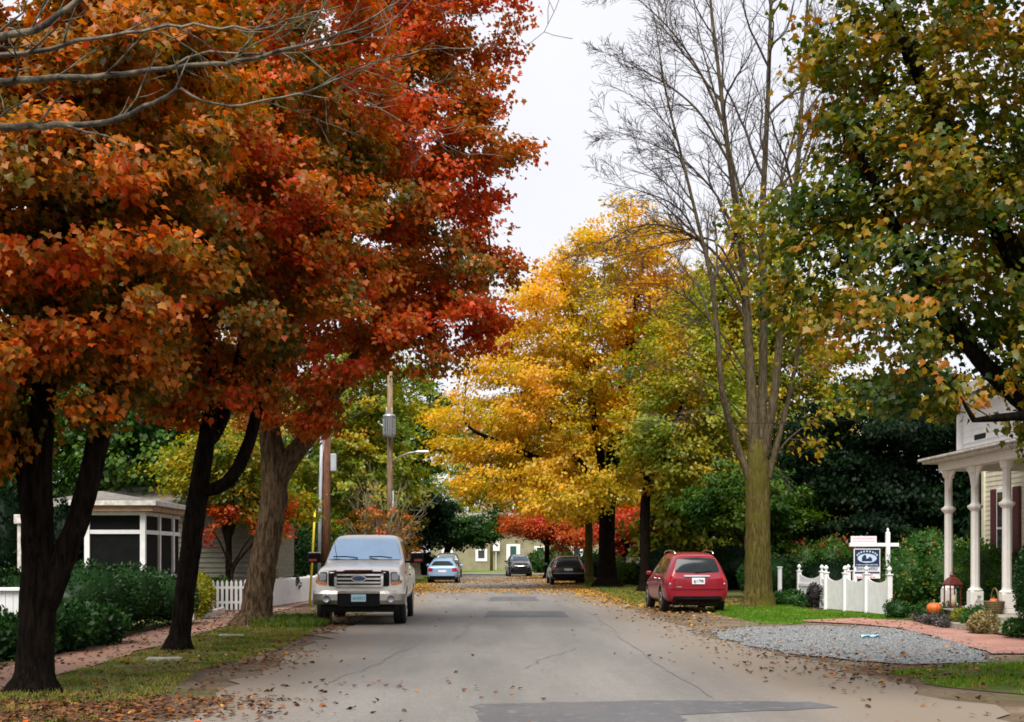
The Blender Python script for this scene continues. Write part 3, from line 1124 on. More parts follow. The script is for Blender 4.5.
Y3 = 31.0
st = [stemline([(254, 628, .33), (256, 610, .31), (262, 570, .30), (270, 530, .295), (276, 490, .29), (275, 462, .28), (270, 430, .22), (262, 390, .19), (255, 320, .16), (250, 220, .13), (240, 100, .08)], Y3),
      stemline([(277, 475, .26), (292, 456, .22), (306, 440, .19), (320, 424, .17), (338, 385, .14, .3), (375, 330, .16, .6), (410, 250, .13, .8), (440, 160, .09, 1.0)], Y3),
      stemline([(338, 387, .12, .3), (390, 350, .11, -.4), (440, 310, .08, -1.0), (485, 270, .05, -1.5)], Y3),
      stemline([(266, 415, .16), (290, 340, .14, -.8), (320, 250, .11, -1.5), (360, 140, .07, -2)], Y3)]
st[0][0][0][2] = -0.02
tree('maple_tree', 'tall deep red maple on the thick grey leaning trunk beside the silver pickup', (st[0][0][0][0], st[0][0][0][1], 0), st,
     [((-3.3, 30.0, 10.5), (3.8, 4.0, 4.8)), ((-1.25, 29.4, 7.4), (2.1, 2.6, 2.1)), ((-1.3, 29.6, 10.2), (2.3, 2.8, 2.6)), ((-1.3, 29.8, 13.3), (2.3, 2.8, 2.2)), ((-6.2, 30.5, 10.5), (3.2, 3.5, 4.5)), ((-2.4, 28.8, 6.1), (2.0, 1.8, 1.1)), ((-.7, 29.0, 6.7), (1.5, 2.0, 1.5)), ((-4.5, 29.5, 5.6), (1.4, 1.6, .9)), ((-4.15, 29.8, 4.75), (1.3, 1.4, .6))],
     M['bark_grey'], M['leaf_red'], 150000, .104, M=1150, D=.46, tone=(.52, .19, .14, 2.4), tip=.010, flare=1.4, spread=(.25, .25, .12), seed=8, tonez=.03, droop=.8, up=.6)

# a leafless limb reaches in over the street from a tree beside the camera
rng = np.random.default_rng(21)
ch = []
tb = (-4.6, 8.2, 0.0)
ch.append((np.array([tb, (-4.62, 8.2, 1.5), (-4.55, 8.3, 3.2), (-4.3, 8.4, 5.5), (-4.3, 8.4, 8.0)]), np.array([.34, .27, .24, .20, .13]), 0))
for pix, Yb in (([(-260, 150, .07), (-60, 85, .055), (40, 78, .042), (120, 76, .034), (175, 66, .03), (240, 62, .024), (300, 46, .02), (360, 26, .015), (430, -20, .010)], 8.6),
                ([(175, 66, .024), (195, 50, .018), (235, 54, .016), (300, 52, .014), (345, 46, .012), (390, 22, .010), (420, -5, .007)], 8.6),
                ([(180, 88, .022), (200, 104, .018), (250, 104, .016), (310, 92, .014), (370, 64, .011), (430, 48, .008), (530, 46, .004)], 8.5),
                ([(-260, 150, .06), (-40, 130, .05), (60, 124, .04), (110, 124, .034), (150, 104, .026), (178, 88, .022)], 8.5),
                ([(300, 52, .010), (360, 96, .008), (420, 132, .006), (470, 156, .003)], 8.5),
                ([(-200, 60, .06), (-30, 42, .05), (40, 30, .042), (90, -10, .035)], 8.2),
                ([(-60, 60, .04), (40, 52, .032), (110, 34, .024), (190, 24, .02), (260, 30, .012), (340, 6, .008)], 8.3)):
    pts, rad = stemline(pix, Yb)
    rad = rad * .52
    pts[0] = (-4.3, 8.4, pts[0][2])
    if pix[0][0] > -100: pts[0] = P(pix[0][0], pix[0][1], Yb)
    q, rr = resample(pts, rad, .08)
    q[1:-1] += rng.normal(size=q[1:-1].shape) * .006
    ch.append((q, rr, 1))
    L_ = float(np.linalg.norm(np.diff(q, axis=0), axis=1).sum())
    spawn(q, rr, 1.3, 2, ch, .02, 4, .22, (0, 0, 9, 4), (25, 60), .3, .14, (.25, .6))
tb_o = thing('bare_tree', 'nearest leafless tree whose lichen grey limbs reach across the top left corner', 'tree', tb)
link('trunk', chains_mesh(ch, tb, .0022), M['lichen_limb'], tb_o, True)

# -------------------------------- right: tall leafless tree, near green maple
rng = np.random.default_rng(33)
YB = 41.5
tbx = P(758, 608, YB)
base = (tbx[0], YB, 0)
ch = []
def addstem(pix, r0, r1, kids=(10, 7, 5, 4), Yo=0, up=.06, spawnlen=None, t0=.3, ang=(22, 50), lv=1, ratio=(.36, .7)):
    pts, rad = [], []
    r0, r1 = r0 * .92, r1 * .6
    for i, a in enumerate(pix):
        pts.append(P(a[0], a[1], YB + (a[2] if len(a) > 2 else 0)))
    q, rr = resample(np.array(pts), np.linspace(r0, r1, len(pts)), .35)
    ch.append((q, rr, lv))
    L_ = float(np.linalg.norm(np.diff(q, axis=0), axis=1).sum())
    spawn(q, rr, spawnlen or L_ * .45, lv, ch, up * .3, 4, .3, kids, ang, .25, .085, ratio, t0)
tq, tr = resample(np.array([P(758, 609, YB), P(758, 585, YB), P(758, 540, YB), P(758, 505, YB), P(757, 470, YB), P(757, 440, YB)]), [.46, .40, .37, .37, .34, .22], .25)
tr = tr * (1 + .32 * np.exp(-(tq[:, 2] - tq[0][2]) / .3))
tq[0][2] = -.02
ch.append((tq, tr, 0))
addstem([(755, 455), (752, 400), (748, 330), (742, 250, .3), (728, 150, .5), (715, 40, .8), (700, -90, 1)], .21, .03, (0, 16, 8, 5))
addstem([(760, 450), (763, 390, .5), (764, 310, .6), (762, 220, .9), (768, 100, 1), (772, -30, 1.2), (770, -120, 1.2)], .19, .03, (0, 16, 8, 5))
addstem([(764, 455), (774, 400, -.3), (781, 330, -.4), (790, 250, -.6), (800, 140, -.8), (806, 20, -1), (815, -90, -1)], .17, .03, (0, 15, 8, 5))
addstem([(768, 478), (778, 440), (790, 395), (800, 340), (812, 250), (830, 140)], .12, .02, (0, 8, 6, 4))
addstem([(750, 480), (735, 440), (722, 395, -.5), (718, 340, -.7), (712, 280, -.8), (690, 190, -1), (665, 90, -1.2), (655, 20, -1.2)], .14, .02, (0, 16, 8, 5))
addstem([(744, 300), (725, 262), (702, 240), (675, 226), (645, 222), (615, 235), (580, 262)], .06, .012, (0, 16, 8, 5), up=-.01, spawnlen=2.6)
addstem([(728, 160), (700, 110), (668, 84), (635, 66), (606, 52)], .05, .008, (0, 16, 8, 5), up=.05, spawnlen=2.8)
addstem([(740, 240), (715, 190), (685, 160), (645, 140), (604, 128)], .05, .008, (0, 16, 8, 5), up=.05, spawnlen=2.8)
addstem([(746, 320), (715, 270), (680, 205), (640, 190), (602, 182)], .05, .008, (0, 16, 8, 5), up=.04, spawnlen=2.6)
addstem([(722, 120), (700, 70), (672, 30), (640, 0), (600, -30)], .05, .008, (0, 16, 8, 5), up=.05, spawnlen=2.8)
addstem([(745, 290), (715, 235), (680, 240), (640, 250), (600, 262)], .045, .008, (0, 14, 8, 5), up=.01, spawnlen=2.4)
addstem([(762, 260), (740, 190), (722, 120), (700, 40), (690, -20)], .06, .010, (0, 16, 8, 5), up=.05, spawnlen=2.6)
addstem([(765, 240), (785, 170), (805, 90), (822, 10)], .06, .010, (0, 16, 8, 5), up=.05, spawnlen=2.6)
addstem([(752, 380), (720, 330), (680, 290), (640, 280), (596, 300)], .045, .008, (0, 14, 8, 5), up=.01, spawnlen=2.4)
# low arching branchlets
addstem([(748, 440), (728, 418), (704, 408), (678, 412), (648, 428)], .035, .006, (0, 7, 5, 3), up=.0, spawnlen=2.0)
addstem([(745, 420), (722, 392), (690, 372), (655, 366), (620, 372)], .035, .006, (0, 7, 5, 3), up=.0, spawnlen=2.0)
addstem([(744, 380), (718, 340), (690, 316), (650, 308), (610, 318)], .035, .006, (0, 8, 5, 3), up=.0, spawnlen=2.0)
addstem([(766, 470), (785, 440), (805, 426), (830, 406), (862, 396)], .04, .006, (0, 7, 5, 3), up=.0, spawnlen=1.6)
addstem([(764, 462), (776, 466), (788, 470), (792, 490)], .03, .006, (0, 5, 4, 2), up=-.05, spawnlen=1.0)
addstem([(765, 440), (790, 400), (800, 372), (828, 352)], .035, .006, (0, 6, 5, 3), up=.0, spawnlen=1.6)
bt = thing('bare_tree', 'tall leafless tree with a mossy trunk dividing into many upright stems', 'tree', base)
link('trunk', chains_mesh([c for c in ch if c[2] < 1], base, .0055), M['bark_moss'], bt, True)
link('limbs', chains_mesh([c for c in ch if c[2] == 1], base, .0065), M['bark_stem'], bt, True)
tips = np.concatenate([c[0] for c in ch if c[2] >= 3])
tips = tips[(tips[:, 2] < 12) & (tips[:, 0] > 7.2) & (tips[:, 2] > 4.5)]
p, ax, nm, sz, ct = leaf_cloud(tips, 1700, .15, np.array([8.1, 41.5, 9]), (.3, .3, .2), clumpk=4)
leaf_mesh('crown', p - np.array(base), ax, nm, sz, np.clip(.6 + .2 * ct, 0, 1), 'maple', mat=M['leaf_lime'], parent=bt)
link('branches', chains_mesh([c for c in ch if c[2] >= 2], base, .0055), M['bark_twig'], bt, True)

st = [(np.array([(7.1, 15.6, -.02), (7.1, 15.6, .8), (7.05, 15.6, 2.0), (6.9, 15.6, 3.2), (6.6, 15.5, 5.0), (6.2, 15.4, 7.5), (6.0, 15.4, 9)]), np.array([.33, .28, .26, .25, .19, .12, .06])),
      (np.array([(7.0, 15.6, 2.5), (6.2, 15.4, 3.0), (5.4, 15.2, 3.6), (4.6, 15.0, 4.6), (3.9, 14.8, 5.9)]), np.array([.14, .12, .095, .07, .035])),
      (np.array([(6.9, 15.6, 3.4), (6.0, 15.5, 4.6), (5.2, 15.4, 5.9), (4.4, 15.2, 7.4), (3.9, 15.1, 9.0)]), np.array([.14, .12, .09, .07, .04])),
      (np.array([(7.0, 15.6, 2.9), (6.3, 15.0, 3.1), (5.6, 14.2, 3.0), (4.8, 13.8, 2.9)]), np.array([.10, .08, .055, .03]))]
tree('maple_tree', 'near green and olive maple overhanging the white porch from the grass verge', (7.1, 15.6, 0), st,
     [((5.9, 15.5, 5.5), (2.5, 2.4, 2.0)), ((5.4, 15.2, 8.0), (2.3, 2.3, 1.7)), ((6.6, 15.2, 4.2), (1.9, 1.8, .85)), ((6.15, 14.8, 3.1), (.8, 1.0, .8)), ((5.75, 14.5, 2.85), (.45, .6, .45)), ((4.4, 14.9, 4.7), (1.2, 1.5, 1.1)), ((3.3, 15.0, 3.75), (.42, .5, .25)), ((4.3, 14.7, 3.7), (.85, 1.4, .85)), ((4.3, 15.2, 6.6), (1.1, 1.4, 1.1)), ((3.5, 15, 5.3), (.7, .9, .5)), ((2.9, 15, 5.0), (.38, .5, .45)), ((3.6, 15, 4.6), (.5, .8, .35))],
     M['bark_black'], M['leaf_olive'], 46000, .082, M=850, D=.32, tone=(.54, .20, .17, 1.5), tip=.0065, flare=1.4, spread=(.2, .2, .12), seed=13, tonez=.15, droop=.7, up=.4, dk=.42, di=1.8, shell=.42)


# ---------------------------------------------- trees further down the street
def simple_tree(name, label, x, y, tr, h0, blobs, bmat, lmat, n, ls, tone, seed, M=420, D=.6, lean=(0, 0), group=None, tip=.014, kind='kite', spread=(.42, .42, .2), forks=3, **k):
    top = max(b[0][2] for b in blobs)
    tb_ = max(blobs, key=lambda b: b[0][2])
    cx = tb_[0][0]
    st = [(np.array([(x, y, -.02), (x + lean[0] * .3, y, h0 * .5), (x + lean[0], y + lean[1], h0), ((x + lean[0] + cx) / 2, y + lean[1], (h0 + top) / 2), (cx, y, top)]), np.array([tr, tr * .84, tr * .8, tr * .5, tr * .2]))]
    g = np.random.default_rng(seed)
    for f in range(forks):
        b = blobs[f % len(blobs)]
        e = np.array(b[0]) + g.normal(size=3) * np.array(b[1]) * .35
        s = np.array((x + lean[0], y + lean[1], h0 * g.uniform(.85, 1.1)))
        mid = s * .5 + e * .5 + np.array((0, 0, (e[2] - s[2]) * -.12 + .3))
        st.append((np.array([s, mid, e]), np.array([tr * .55, tr * .36, tr * .16])))
    return tree(name, label, (x, y, 0), st, blobs, bmat, lmat, n, ls, M=M, D=D, tone=tone, tip=tip, kind=kind, spread=spread, seed=seed, group=group, dk=D * 1.15, di=D * 5, **k)


simple_tree('maple_tree', 'big golden maple with a thick dark trunk beyond the red car', 5.7, 66.5, .46, 4.4,
            [((6.4, 66, 12.3), (4.4, 5.5, 5.9)), ((3.4, 66, 10.3), (4.2, 5, 4.6)), ((.9, 65, 8.0), (3.1, 4, 3.4)), ((9.6, 67, 10.5), (3.6, 5, 5.0)), ((1.2, 64, 5.2), (2.8, 3, 1.5)), ((4.2, 63, 4.8), (2.4, 2.4, 1.6)), ((-.4, 63, 4.7), (1.6, 2, 1.1)), ((2.4, 62.5, 4.0), (1.8, 2, .9)), ((-.9, 64, 6.2), (1.5, 2, 1.6)), ((2.6, 66, 13.4), (1.9, 3, 2.0)), ((7.4, 66, 15.6), (2.4, 3, 2.2)), ((5.0, 66, 14.5), (2.4, 3, 2.4)), ((-1.9, 65, 7.6), (1.1, 2, 1.2)), ((11.6, 66, 12.2), (2.4, 4, 3.4)), ((.2, 65, 11.0), (1.3, 2, 1.3))],
            M['bark_black'], M['leaf_gold'], 105000, .185, (.56, .20, .12, 3.2), 41, M=1700, D=.75, tip=.016, spread=(.45, .45, .2))
simple_tree('maple_tree', 'yellow green young tree with a thin dark trunk behind the red car', 6.6, 58.5, .24, 4.2,
            [((8.3, 58.5, 8.2), (2.8, 3, 4.2)), ((9.8, 57, 6.0), (2.0, 2.4, 2.6)), ((6.6, 57.5, 6.0), (1.5, 2, 2.0))],
            M['bark_black'], M['leaf_lime'], 22000, .19, (.60, .24, .10, 2.6), 43, M=520, D=.55)
simple_tree('maple_tree', 'low leafy green tree between the red car and the mossy trunk', 9.6, 50, .14, 1.5,
            [((9.2, 50, 3.6), (1.7, 2, 1.3)), ((8.0, 51, 3.4), (1.2, 1.6, 1.0)), ((10.6, 51, 3.0), (1.5, 1.6, 1.6))],
            M['bark_dark'], M['leaf_green'], 15000, .17, (.6, .22, .10, 1.6), 44, M=360, D=.4, spread=(.3, .3, .14))
simple_tree('maple_tree', 'ochre leaved tree with a straight pale brown trunk behind the dark wagon', 5.6, 77, .25, 4.0,
            [((5.8, 77, 6.4), (2.4, 3, 2.6)), ((4.6, 76, 4.4), (1.6, 2, 1.2)), ((7.2, 78, 8), (2.4, 3, 3))],
            M['bark_moss'], M['leaf_gold'], 16000, .24, (.42, .16, .08, 2.5), 45, M=420)
simple_tree('maple_tree', 'small scarlet maple with a spreading low crown over the parked dark cars', 4.0, 93, .20, 2.2,
            [((2.9, 92, 3.5), (1.8, 2.5, .8)), ((5.0, 92, 3.2), (1.8, 2.5, 1.1)), ((3.9, 93, 4.2), (1.8, 2.5, .7)), ((6.2, 90, 2.7), (.9, 1.8, .8))],
            M['bark_black'], M['leaf_scarlet'], 19000, .18, (.38, .28, .12, 2.0), 46, M=420, D=.5)
simple_tree('maple_tree', 'second small red maple half hidden between the two dark street trunks', 8.4, 86, .18, 2.0,
            [((8.2, 86, 3.2), (2.4, 2, 1.2)), ((9.8, 87, 3.6), (2, 2, 1.2))], M['bark_black'], M['leaf_scarlet'], 9000, .22, (.65, .2, .1, 2.0), 47, M=260)
simple_tree('maple_tree', 'tall olive yellow tree rising behind the leafless tree', 13.5, 62, .4, 4.5,
            [((12.2, 62, 11.0), (3.6, 4, 4.8)), ((14.5, 63, 8), (3.4, 4, 4)), ((10.6, 61, 7.5), (2.2, 3, 3.4)), ((10.4, 62, 12.5), (2.2, 3, 2.4))], M['bark_dark'], M['leaf_lime'], 46000, .21, (.62, .2, .1, 3.0), 48, M=620, D=.65)
simple_tree('maple_tree', 'far golden tree at the end of the row of street maples', 7.5, 104, .4, 4,
            [((6.5, 104, 10), (5, 5, 5.5)), ((3.5, 103, 8.5), (3.5, 4, 3.5)), ((10, 106, 9), (4.5, 5, 5))], M['bark_dark'], M['leaf_gold'], 22000, .32, (.5, .2, .1, 4), 49, M=560, D=.8)
# dark evergreens behind the white picket fence
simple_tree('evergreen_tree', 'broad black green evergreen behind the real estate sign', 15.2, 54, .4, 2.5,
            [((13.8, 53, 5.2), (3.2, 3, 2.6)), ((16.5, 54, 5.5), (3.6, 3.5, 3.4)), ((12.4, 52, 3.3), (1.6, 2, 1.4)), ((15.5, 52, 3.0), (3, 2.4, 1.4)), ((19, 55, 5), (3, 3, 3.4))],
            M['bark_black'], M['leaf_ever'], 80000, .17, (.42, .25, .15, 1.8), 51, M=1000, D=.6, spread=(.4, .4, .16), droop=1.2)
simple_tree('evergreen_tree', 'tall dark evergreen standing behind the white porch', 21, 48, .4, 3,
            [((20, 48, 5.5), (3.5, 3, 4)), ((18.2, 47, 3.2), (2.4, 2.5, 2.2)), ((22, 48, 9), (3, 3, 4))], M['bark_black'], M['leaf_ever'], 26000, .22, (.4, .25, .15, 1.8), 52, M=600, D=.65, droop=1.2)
# left side beyond the pickup
simple_tree('maple_tree', 'lime green tree rising behind the utility pole and the pickup', -7.2, 78, .36, 4,
            [((-6.4, 78, 9.5), (3.4, 4, 5)), ((-8.5, 77, 7), (3.2, 4, 4.2)), ((-5.4, 76, 5.2), (2.0, 2.6, 2.4))], M['bark_dark'], M['leaf_lime'], 26000, .26, (.50, .2, .1, 3), 53, M=620, D=.65)
simple_tree('maple_tree', 'mid green tree beyond the transformer pole', -5.8, 98, .36, 4,
            [((-4.9, 98, 10.5), (3.4, 4, 4.6)), ((-7.5, 99, 9), (3.6, 4, 5))], M['bark_dark'], M['leaf_green'], 16000, .30, (.75, .2, .1, 3), 54, M=460, D=.7)
simple_tree('maple_tree', 'yellow and orange young maple behind the picket fence', -7.6, 41.2, .12, 1.8,
            [((-7.6, 41.0, 4.4), (1.7, 1.3, 1.3)), ((-6.6, 41.2, 3.3), (.9, .8, .8)), ((-8.6, 41, 4.0), (1.3, 1.2, 1.0)), ((-5.9, 42, 2.9), (.6, .7, .8))], M['bark_dark'], M['leaf_lime'], 13000, .14, (.60, .28, .14, 1.0), 55, M=320, D=.4, spread=(.3, .3, .14))
simple_tree('maple_tree', 'slim sapling with scarlet leaves in front of the grey clapboard wall', -7.4, 40.5, .07, 1.2,
            [((-7.6, 40.3, 2.85), (.75, .6, .22)), ((-8.0, 40.0, 2.35), (.4, .4, .12)), ((-6.3, 40.4, 2.3), (.5, .6, .35)), ((-8.4, 39.9, 1.95), (.35, .4, .10)), ((-5.9, 40.6, 2.9), (.45, .5, .3))], M['bark_dark'], M['leaf_scarlet'], 1500, .12, (.6, .3, .12, .8), 56, M=150, D=.25, tip=.006, spread=(.2, .2, .1))
simple_tree('maple_tree', 'green leafy tree behind the screened porch roof', -11.8, 46, .3, 3,
            [((-11.5, 45, 5.6), (3, 3, 2.6)), ((-14, 46, 5.5), (3, 3, 3)), ((-9.3, 45, 6), (2.2, 2.6, 2.4))], M['bark_dark'], M['leaf_green'], 22000, .22, (.55, .22, .1, 2), 57, M=560, D=.55)
simple_tree('maple_tree', 'tall dark tree at the far left behind the house', -19, 52, .4, 4,
            [((-18, 52, 8), (4.5, 4, 5)), ((-22, 52, 7), (4, 4, 5)), ((-15.5, 54, 10), (4, 4, 4))], M['bark_black'], M['leaf_green'], 22000, .26, (.35, .22, .1, 2), 58, M=560, D=.7)
simple_tree('maple_tree', 'yellow green tree filling the gap above the grey clapboard house', -9.5, 60, .3, 4,
            [((-9.5, 60, 7.5), (3.4, 3.5, 4.2)), ((-12.5, 61, 7), (3.2, 3.5, 4))], M['bark_dark'], M['leaf_lime'], 17000, .24, (.38, .2, .1, 2.5), 59, M=480, D=.6)
simple_tree('evergreen_tree', 'dark spreading yew on a brown trunk behind the pale blue car', -4.6, 88, .45, 1.8,
            [((-4.4, 88, 3.6), (1.6, 2, 1.8)), ((-3.4, 88, 4.4), (1.2, 2, 1.2)), ((-5.6, 88, 3.5), (1.8, 2, 2.2))], M['bark_pale'], M['leaf_ever'], 17000, .22, (.3, .25, .12, 1.5), 60, M=360, D=.5)
simple_tree('evergreen_tree', 'far evergreen with fresh green boughs hanging over the street end', -3.2, 110, .3, 2.2,
            [((-2.2, 110, 3.6), (2.4, 3, 1.3)), ((-.2, 109, 3.2), (1.7, 2.4, .8)), ((-4.2, 110, 4.2), (2.4, 3, 2.0)), ((.6, 109, 4.4), (1.4, 2, .7))], M['bark_dark'], M['leaf_green'], 17000, .26, (.30, .28, .12, 2.0), 61, M=420, D=.6)
# closing the view beyond the houses
gx = np.random.default_rng(4)
for i, (x, y, h, mt, tn, lab) in enumerate([
        (-34, 120, 13, 'leaf_green', .4, 'background green tree far left beyond the cross street'), (-24, 135, 14, 'leaf_lime', .5, 'background lime tree left of the far stone house'),
        (-14, 128, 12, 'leaf_green', .5, 'background green tree beside the left end of the far stone house'), (16, 128, 12, 'leaf_gold', .45, 'background golden tree right of the far stone house'),
        (26, 118, 13, 'leaf_lime', .6, 'background olive tree on the right beyond the evergreens'), (20, 92, 11, 'leaf_gold', .35, 'yellow tree deep in the gardens on the right'),
        (30, 76, 12, 'leaf_green', .5, 'green tree deep in the gardens behind the porch'), (-2, 172, 22, 'leaf_lime', .4, 'lime tree showing above the far stone house roof'),
        (13, 176, 20, 'leaf_gold', .5, 'gold tree showing beyond the right end of the far house'), (-15, 172, 22, 'leaf_green', .6, 'green tree rising beyond the left end of the far house'),
        (-16, 96, 12, 'leaf_lime', .45, 'yellow green tree in the gardens on the left past the clapboard house'), (40, 100, 14, 'leaf_green', .4, 'background green tree at the far right'),
        (-30, 80, 13, 'leaf_green', .45, 'dark green tree in the gardens far to the left'), (-9, 128, 17, 'leaf_lime', .35, 'tall lime tree standing left of the far house windows'), (3.5, 168, 20, 'leaf_lime', .6, 'tall yellow green tree directly behind the far house door'), (11.5, 76, 7, 'leaf_lime', .35, 'bushy green tree deep behind the red car')]):
    simple_tree('background_tree', lab, x, y, .35, h * .28,
                [((x, y, h * .6), (h * .34, h * .34, h * .38)), ((x + gx.normal() * 2, y, h * .45), (h * .3, h * .3, h * .24)), ((x - h * .24, y, h * .36), (h * .24, h * .24, h * .22)), ((x + h * .24, y, h * .34), (h * .24, h * .24, h * .22))],
                M['bark_dark'], M[mt], 9000, .42, (tn, .2, .1, 4), 70 + i, M=300, D=.9, tip=.02, spread=(.7, .7, .35), rmin=.02, group='background trees')

# bare shrub with upright twigs at the transformer pole
rng = np.random.default_rng(65)
ch = []
bs = (-4.35, 60, 0)
for k in range(26):
    a = rng.uniform(0, 6.28)
    d = np.array([math.cos(a) * rng.uniform(.05, .45), math.sin(a) * rng.uniform(.05, .4), 1])
    bare_chains(np.array(bs) + np.array([math.cos(a), math.sin(a), 0]) * rng.uniform(.05, .3), d, rng.uniform(2.6, 4.8), .035, 2, ch, .02, 4, .4, (0, 0, 8, 4), (18, 40), .25, .07, (.25, .5))
t = thing('twiggy_shrub', 'tall half bare shrub of upright twigs with rusty leaves round the transformer pole', 'shrub', bs)
link('stems', chains_mesh(ch, bs, .006), M['bark_pale'], t, True)
tips = np.concatenate([c[0][len(c[0]) // 2:] for c in ch if c[2] >= 3])
tips = tips[tips[:, 2] < 3.6]
p, ax, nm, sz, ct = leaf_cloud(tips, 3200, .14, np.array([bs[0], bs[1], 2.5]), (.2, .2, .1))
leaf_mesh('foliage', p - np.array(bs), ax, nm, sz, np.clip(.35 + .25 * ct, 0, 1), 'kite', mat=M['leaf_rust'], parent=t)

# ------------------------------------------------------------ left buildings
M['siding_grey'] = surf('grey_clapboard', (.17, .165, .12), (.13, .125, .09), 2.5, .75, .1, 30, (1, 1, 4))
M['siding_cream'] = surf('cream_clapboard', (.62, .58, .44), (.55, .5, .38), 3, .65, .08, 30)
M['siding_white'] = surf('white_clapboard', (.78, .78, .78), (.70, .70, .71), 3, .55, .06, 30)
M['roof_grey'] = surf('grey_shingle', (.20, .185, .16), (.13, .12, .105), 5, .9, .5, 25, (1, 1, 1))
M['screen'] = surf('insect_screen', (.005, .006, .006), (.008, .009, .008), 4, .7, spec=.08)
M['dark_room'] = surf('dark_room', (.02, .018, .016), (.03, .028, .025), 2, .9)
M['window_glass'] = surf('window_glass', (.03, .035, .04), (.02, .022, .025), 3, .06, spec=.8)
M['maroon'] = surf('maroon_paint', (.11, .012, .016), (.08, .01, .012), 6, .5)
M['fascia_brown'] = surf('weathered_fascia', (.36, .24, .15), (.24, .15, .09), 5, .8)
M['teal_paint'] = surf('teal_paint', (.02, .075, .065), (.015, .05, .05), 5, .5)


def clapboards(mb, axis, fixed, a0, a1, z0, z1, pitch=.12, lap=.018, sgn=-1, top=None):
    """a wall of lapped boards facing sgn along the axis; top(a) lets a gable cut it"""
    n = int(round((z1 - z0) / pitch))
    for i in range(n):
        za, zb = z0 + i * pitch, min(z0 + (i + 1) * pitch + .012, z1 + .012)
        prof = [(fixed, za), (fixed + sgn * lap, za), (fixed + sgn * .004, zb), (fixed, zb)]
        if axis == 'y':     # faces along y, boards run in x
            mb.prism([(p[0], p[1]) for p in prof], 'x', a0, a1)
        else:
            mb.prism([(p[0], p[1]) for p in prof], 'y', a0, a1)


# screened porch house, corner post at C
cx, cy = -8.35, 34.0
h = thing('screened_porch_house', 'grey clapboard house with a white framed screened porch and hipped roof', 'house', (-11, 38, 0))
O = Vector((-11, 38, 0))
def rel(mb):
    mb.v = [(x - O.x, y - O.y, z - O.z) for x, y, z in mb.v]
    return mb
mb = MB()
mb.box(cx - 1.42, cx + .02, cy - .02, 44, 0, .42)
rel(mb).build('foundation', M['stone'], h)
for (x, y) in ((cx, cy), (cx - 1.35, cy), (cx, cy + 1.55), (cx, cy + 3.1)):
    mb = MB(); mb.box(x - .065, x + .065, y - .065, y + .065, .42, 2.62, .008)
    rel(mb).build('porch_post', M['white_paint'], h)
mb = MB()
for z0, z1 in ((2.08, 2.18), (.95, 1.05), (2.54, 2.63)):
    mb.box(cx - 1.35, cx - .066, cy - .045, cy + .045, z0, z1, .006)
    mb.box(cx - .045, cx + .045, cy + .066, cy + 3.9, z0, z1, .006)
rel(mb).build('porch_rail', M['white_paint'], h)
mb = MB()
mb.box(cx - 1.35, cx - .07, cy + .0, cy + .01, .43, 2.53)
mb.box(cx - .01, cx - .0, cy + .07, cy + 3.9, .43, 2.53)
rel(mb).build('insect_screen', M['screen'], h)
mb = MB()
mb.box(cx - 1.6, cx + .30, cy - .30, cy - .26, 2.63, 2.82)
mb.box(cx + .26, cx + .30, cy - .255, cy + 4.2, 2.63, 2.82)
mb.box(cx - 1.6, cx + .255, cy - .255, cy + 4.2, 2.632, 2.66)
rel(mb).build('fascia', M['fascia_brown'], h)
mb = MB()
mb.box(cx - 1.7, cx + .40, cy - .40, cy - .31, 2.76, 2.88, .01)
mb.box(cx + .31, cx + .40, cy - .305, cy + 4.2, 2.76, 2.88, .01)
rel(mb).build('gutter', M['old_white'], h)
mb = MB()
zr = 3.22
F_ = [(cx + .36, cy - .36, 2.89), (cx - 1.7, cy - .36, 2.89), (cx - 1.7, cy + 2.2, zr), (cx - 1.6, cy + 2.2, zr), (cx + .36, cy + 4.4, 2.89), (cx - 1.6, cy + 4.4, zr), (cx - 1.7, cy + 4.4, zr)]
mb.add(F_, [(0, 1, 2, 3), (0, 3, 5, 4), (3, 2, 6, 5)])
mb.add([(a, b, c - .05) for a, b, c in F_], [(3, 2, 1, 0), (4, 5, 3, 0)])
rel(mb).build('porch_roof', M['roof_grey'], h)
mb = MB()
clapboards(mb, 'y', 41.8, -9.25, -6.9, .3, 3.0, .15, .04)
clapboards(mb, 'x', -6.9, 41.8, 50, .3, 3.0, .135, sgn=1)
mb.box(-14, -6.905, 41.805, 50, 0, 3.0)
rel(mb).build('clapboard_wall', M['siding_grey'], h)
mb = MB()
mb.box(-6.97, -6.87, 41.74, 41.78, .3, 3.0)
rel(mb).build('corner_board', M['siding_grey'], h)
mb = MB()
mb.add([(-14.4, 41.4, 3.0), (-6.5, 41.4, 3.0), (-6.5, 50.4, 3.0), (-14.4, 50.4, 3.0), (-10.4, 45.9, 4.0), (-10.4, 45.9, 4.0)], [(0, 1, 4), (1, 2, 4), (2, 3, 4), (3, 0, 4), (0, 3, 2, 1)])
rel(mb).build('main_roof', M['roof_grey'], h)
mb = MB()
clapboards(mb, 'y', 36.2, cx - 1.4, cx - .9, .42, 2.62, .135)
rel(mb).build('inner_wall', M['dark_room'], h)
mb = MB(); mb.box(-.17, .17, -.12, .12, 0, 2.32, .01); mb.box(-.24, .24, -.18, .18, 2.321, 2.55, .02)
o = tag(mb.build('square_pillar', M['old_white']), 'lone pale square pillar among dark bushes at the far left', 'pillar')
o.location = (-11.2, 34, 0)
shrub('shrub', 'tall black green shrub between the screened porch and the pale pillar', (-10.6, 35.2, 0), [((0, 0, 1.5), (.55, .6, 1.6)), ((.5, .3, 1.3), (.5, .5, 1.4)), ((-1.6, .3, 1.6), (.8, .7, 1.7))], M['leaf_ever'], 6500, .11, (.4, .2, .14, .5), seed=77)


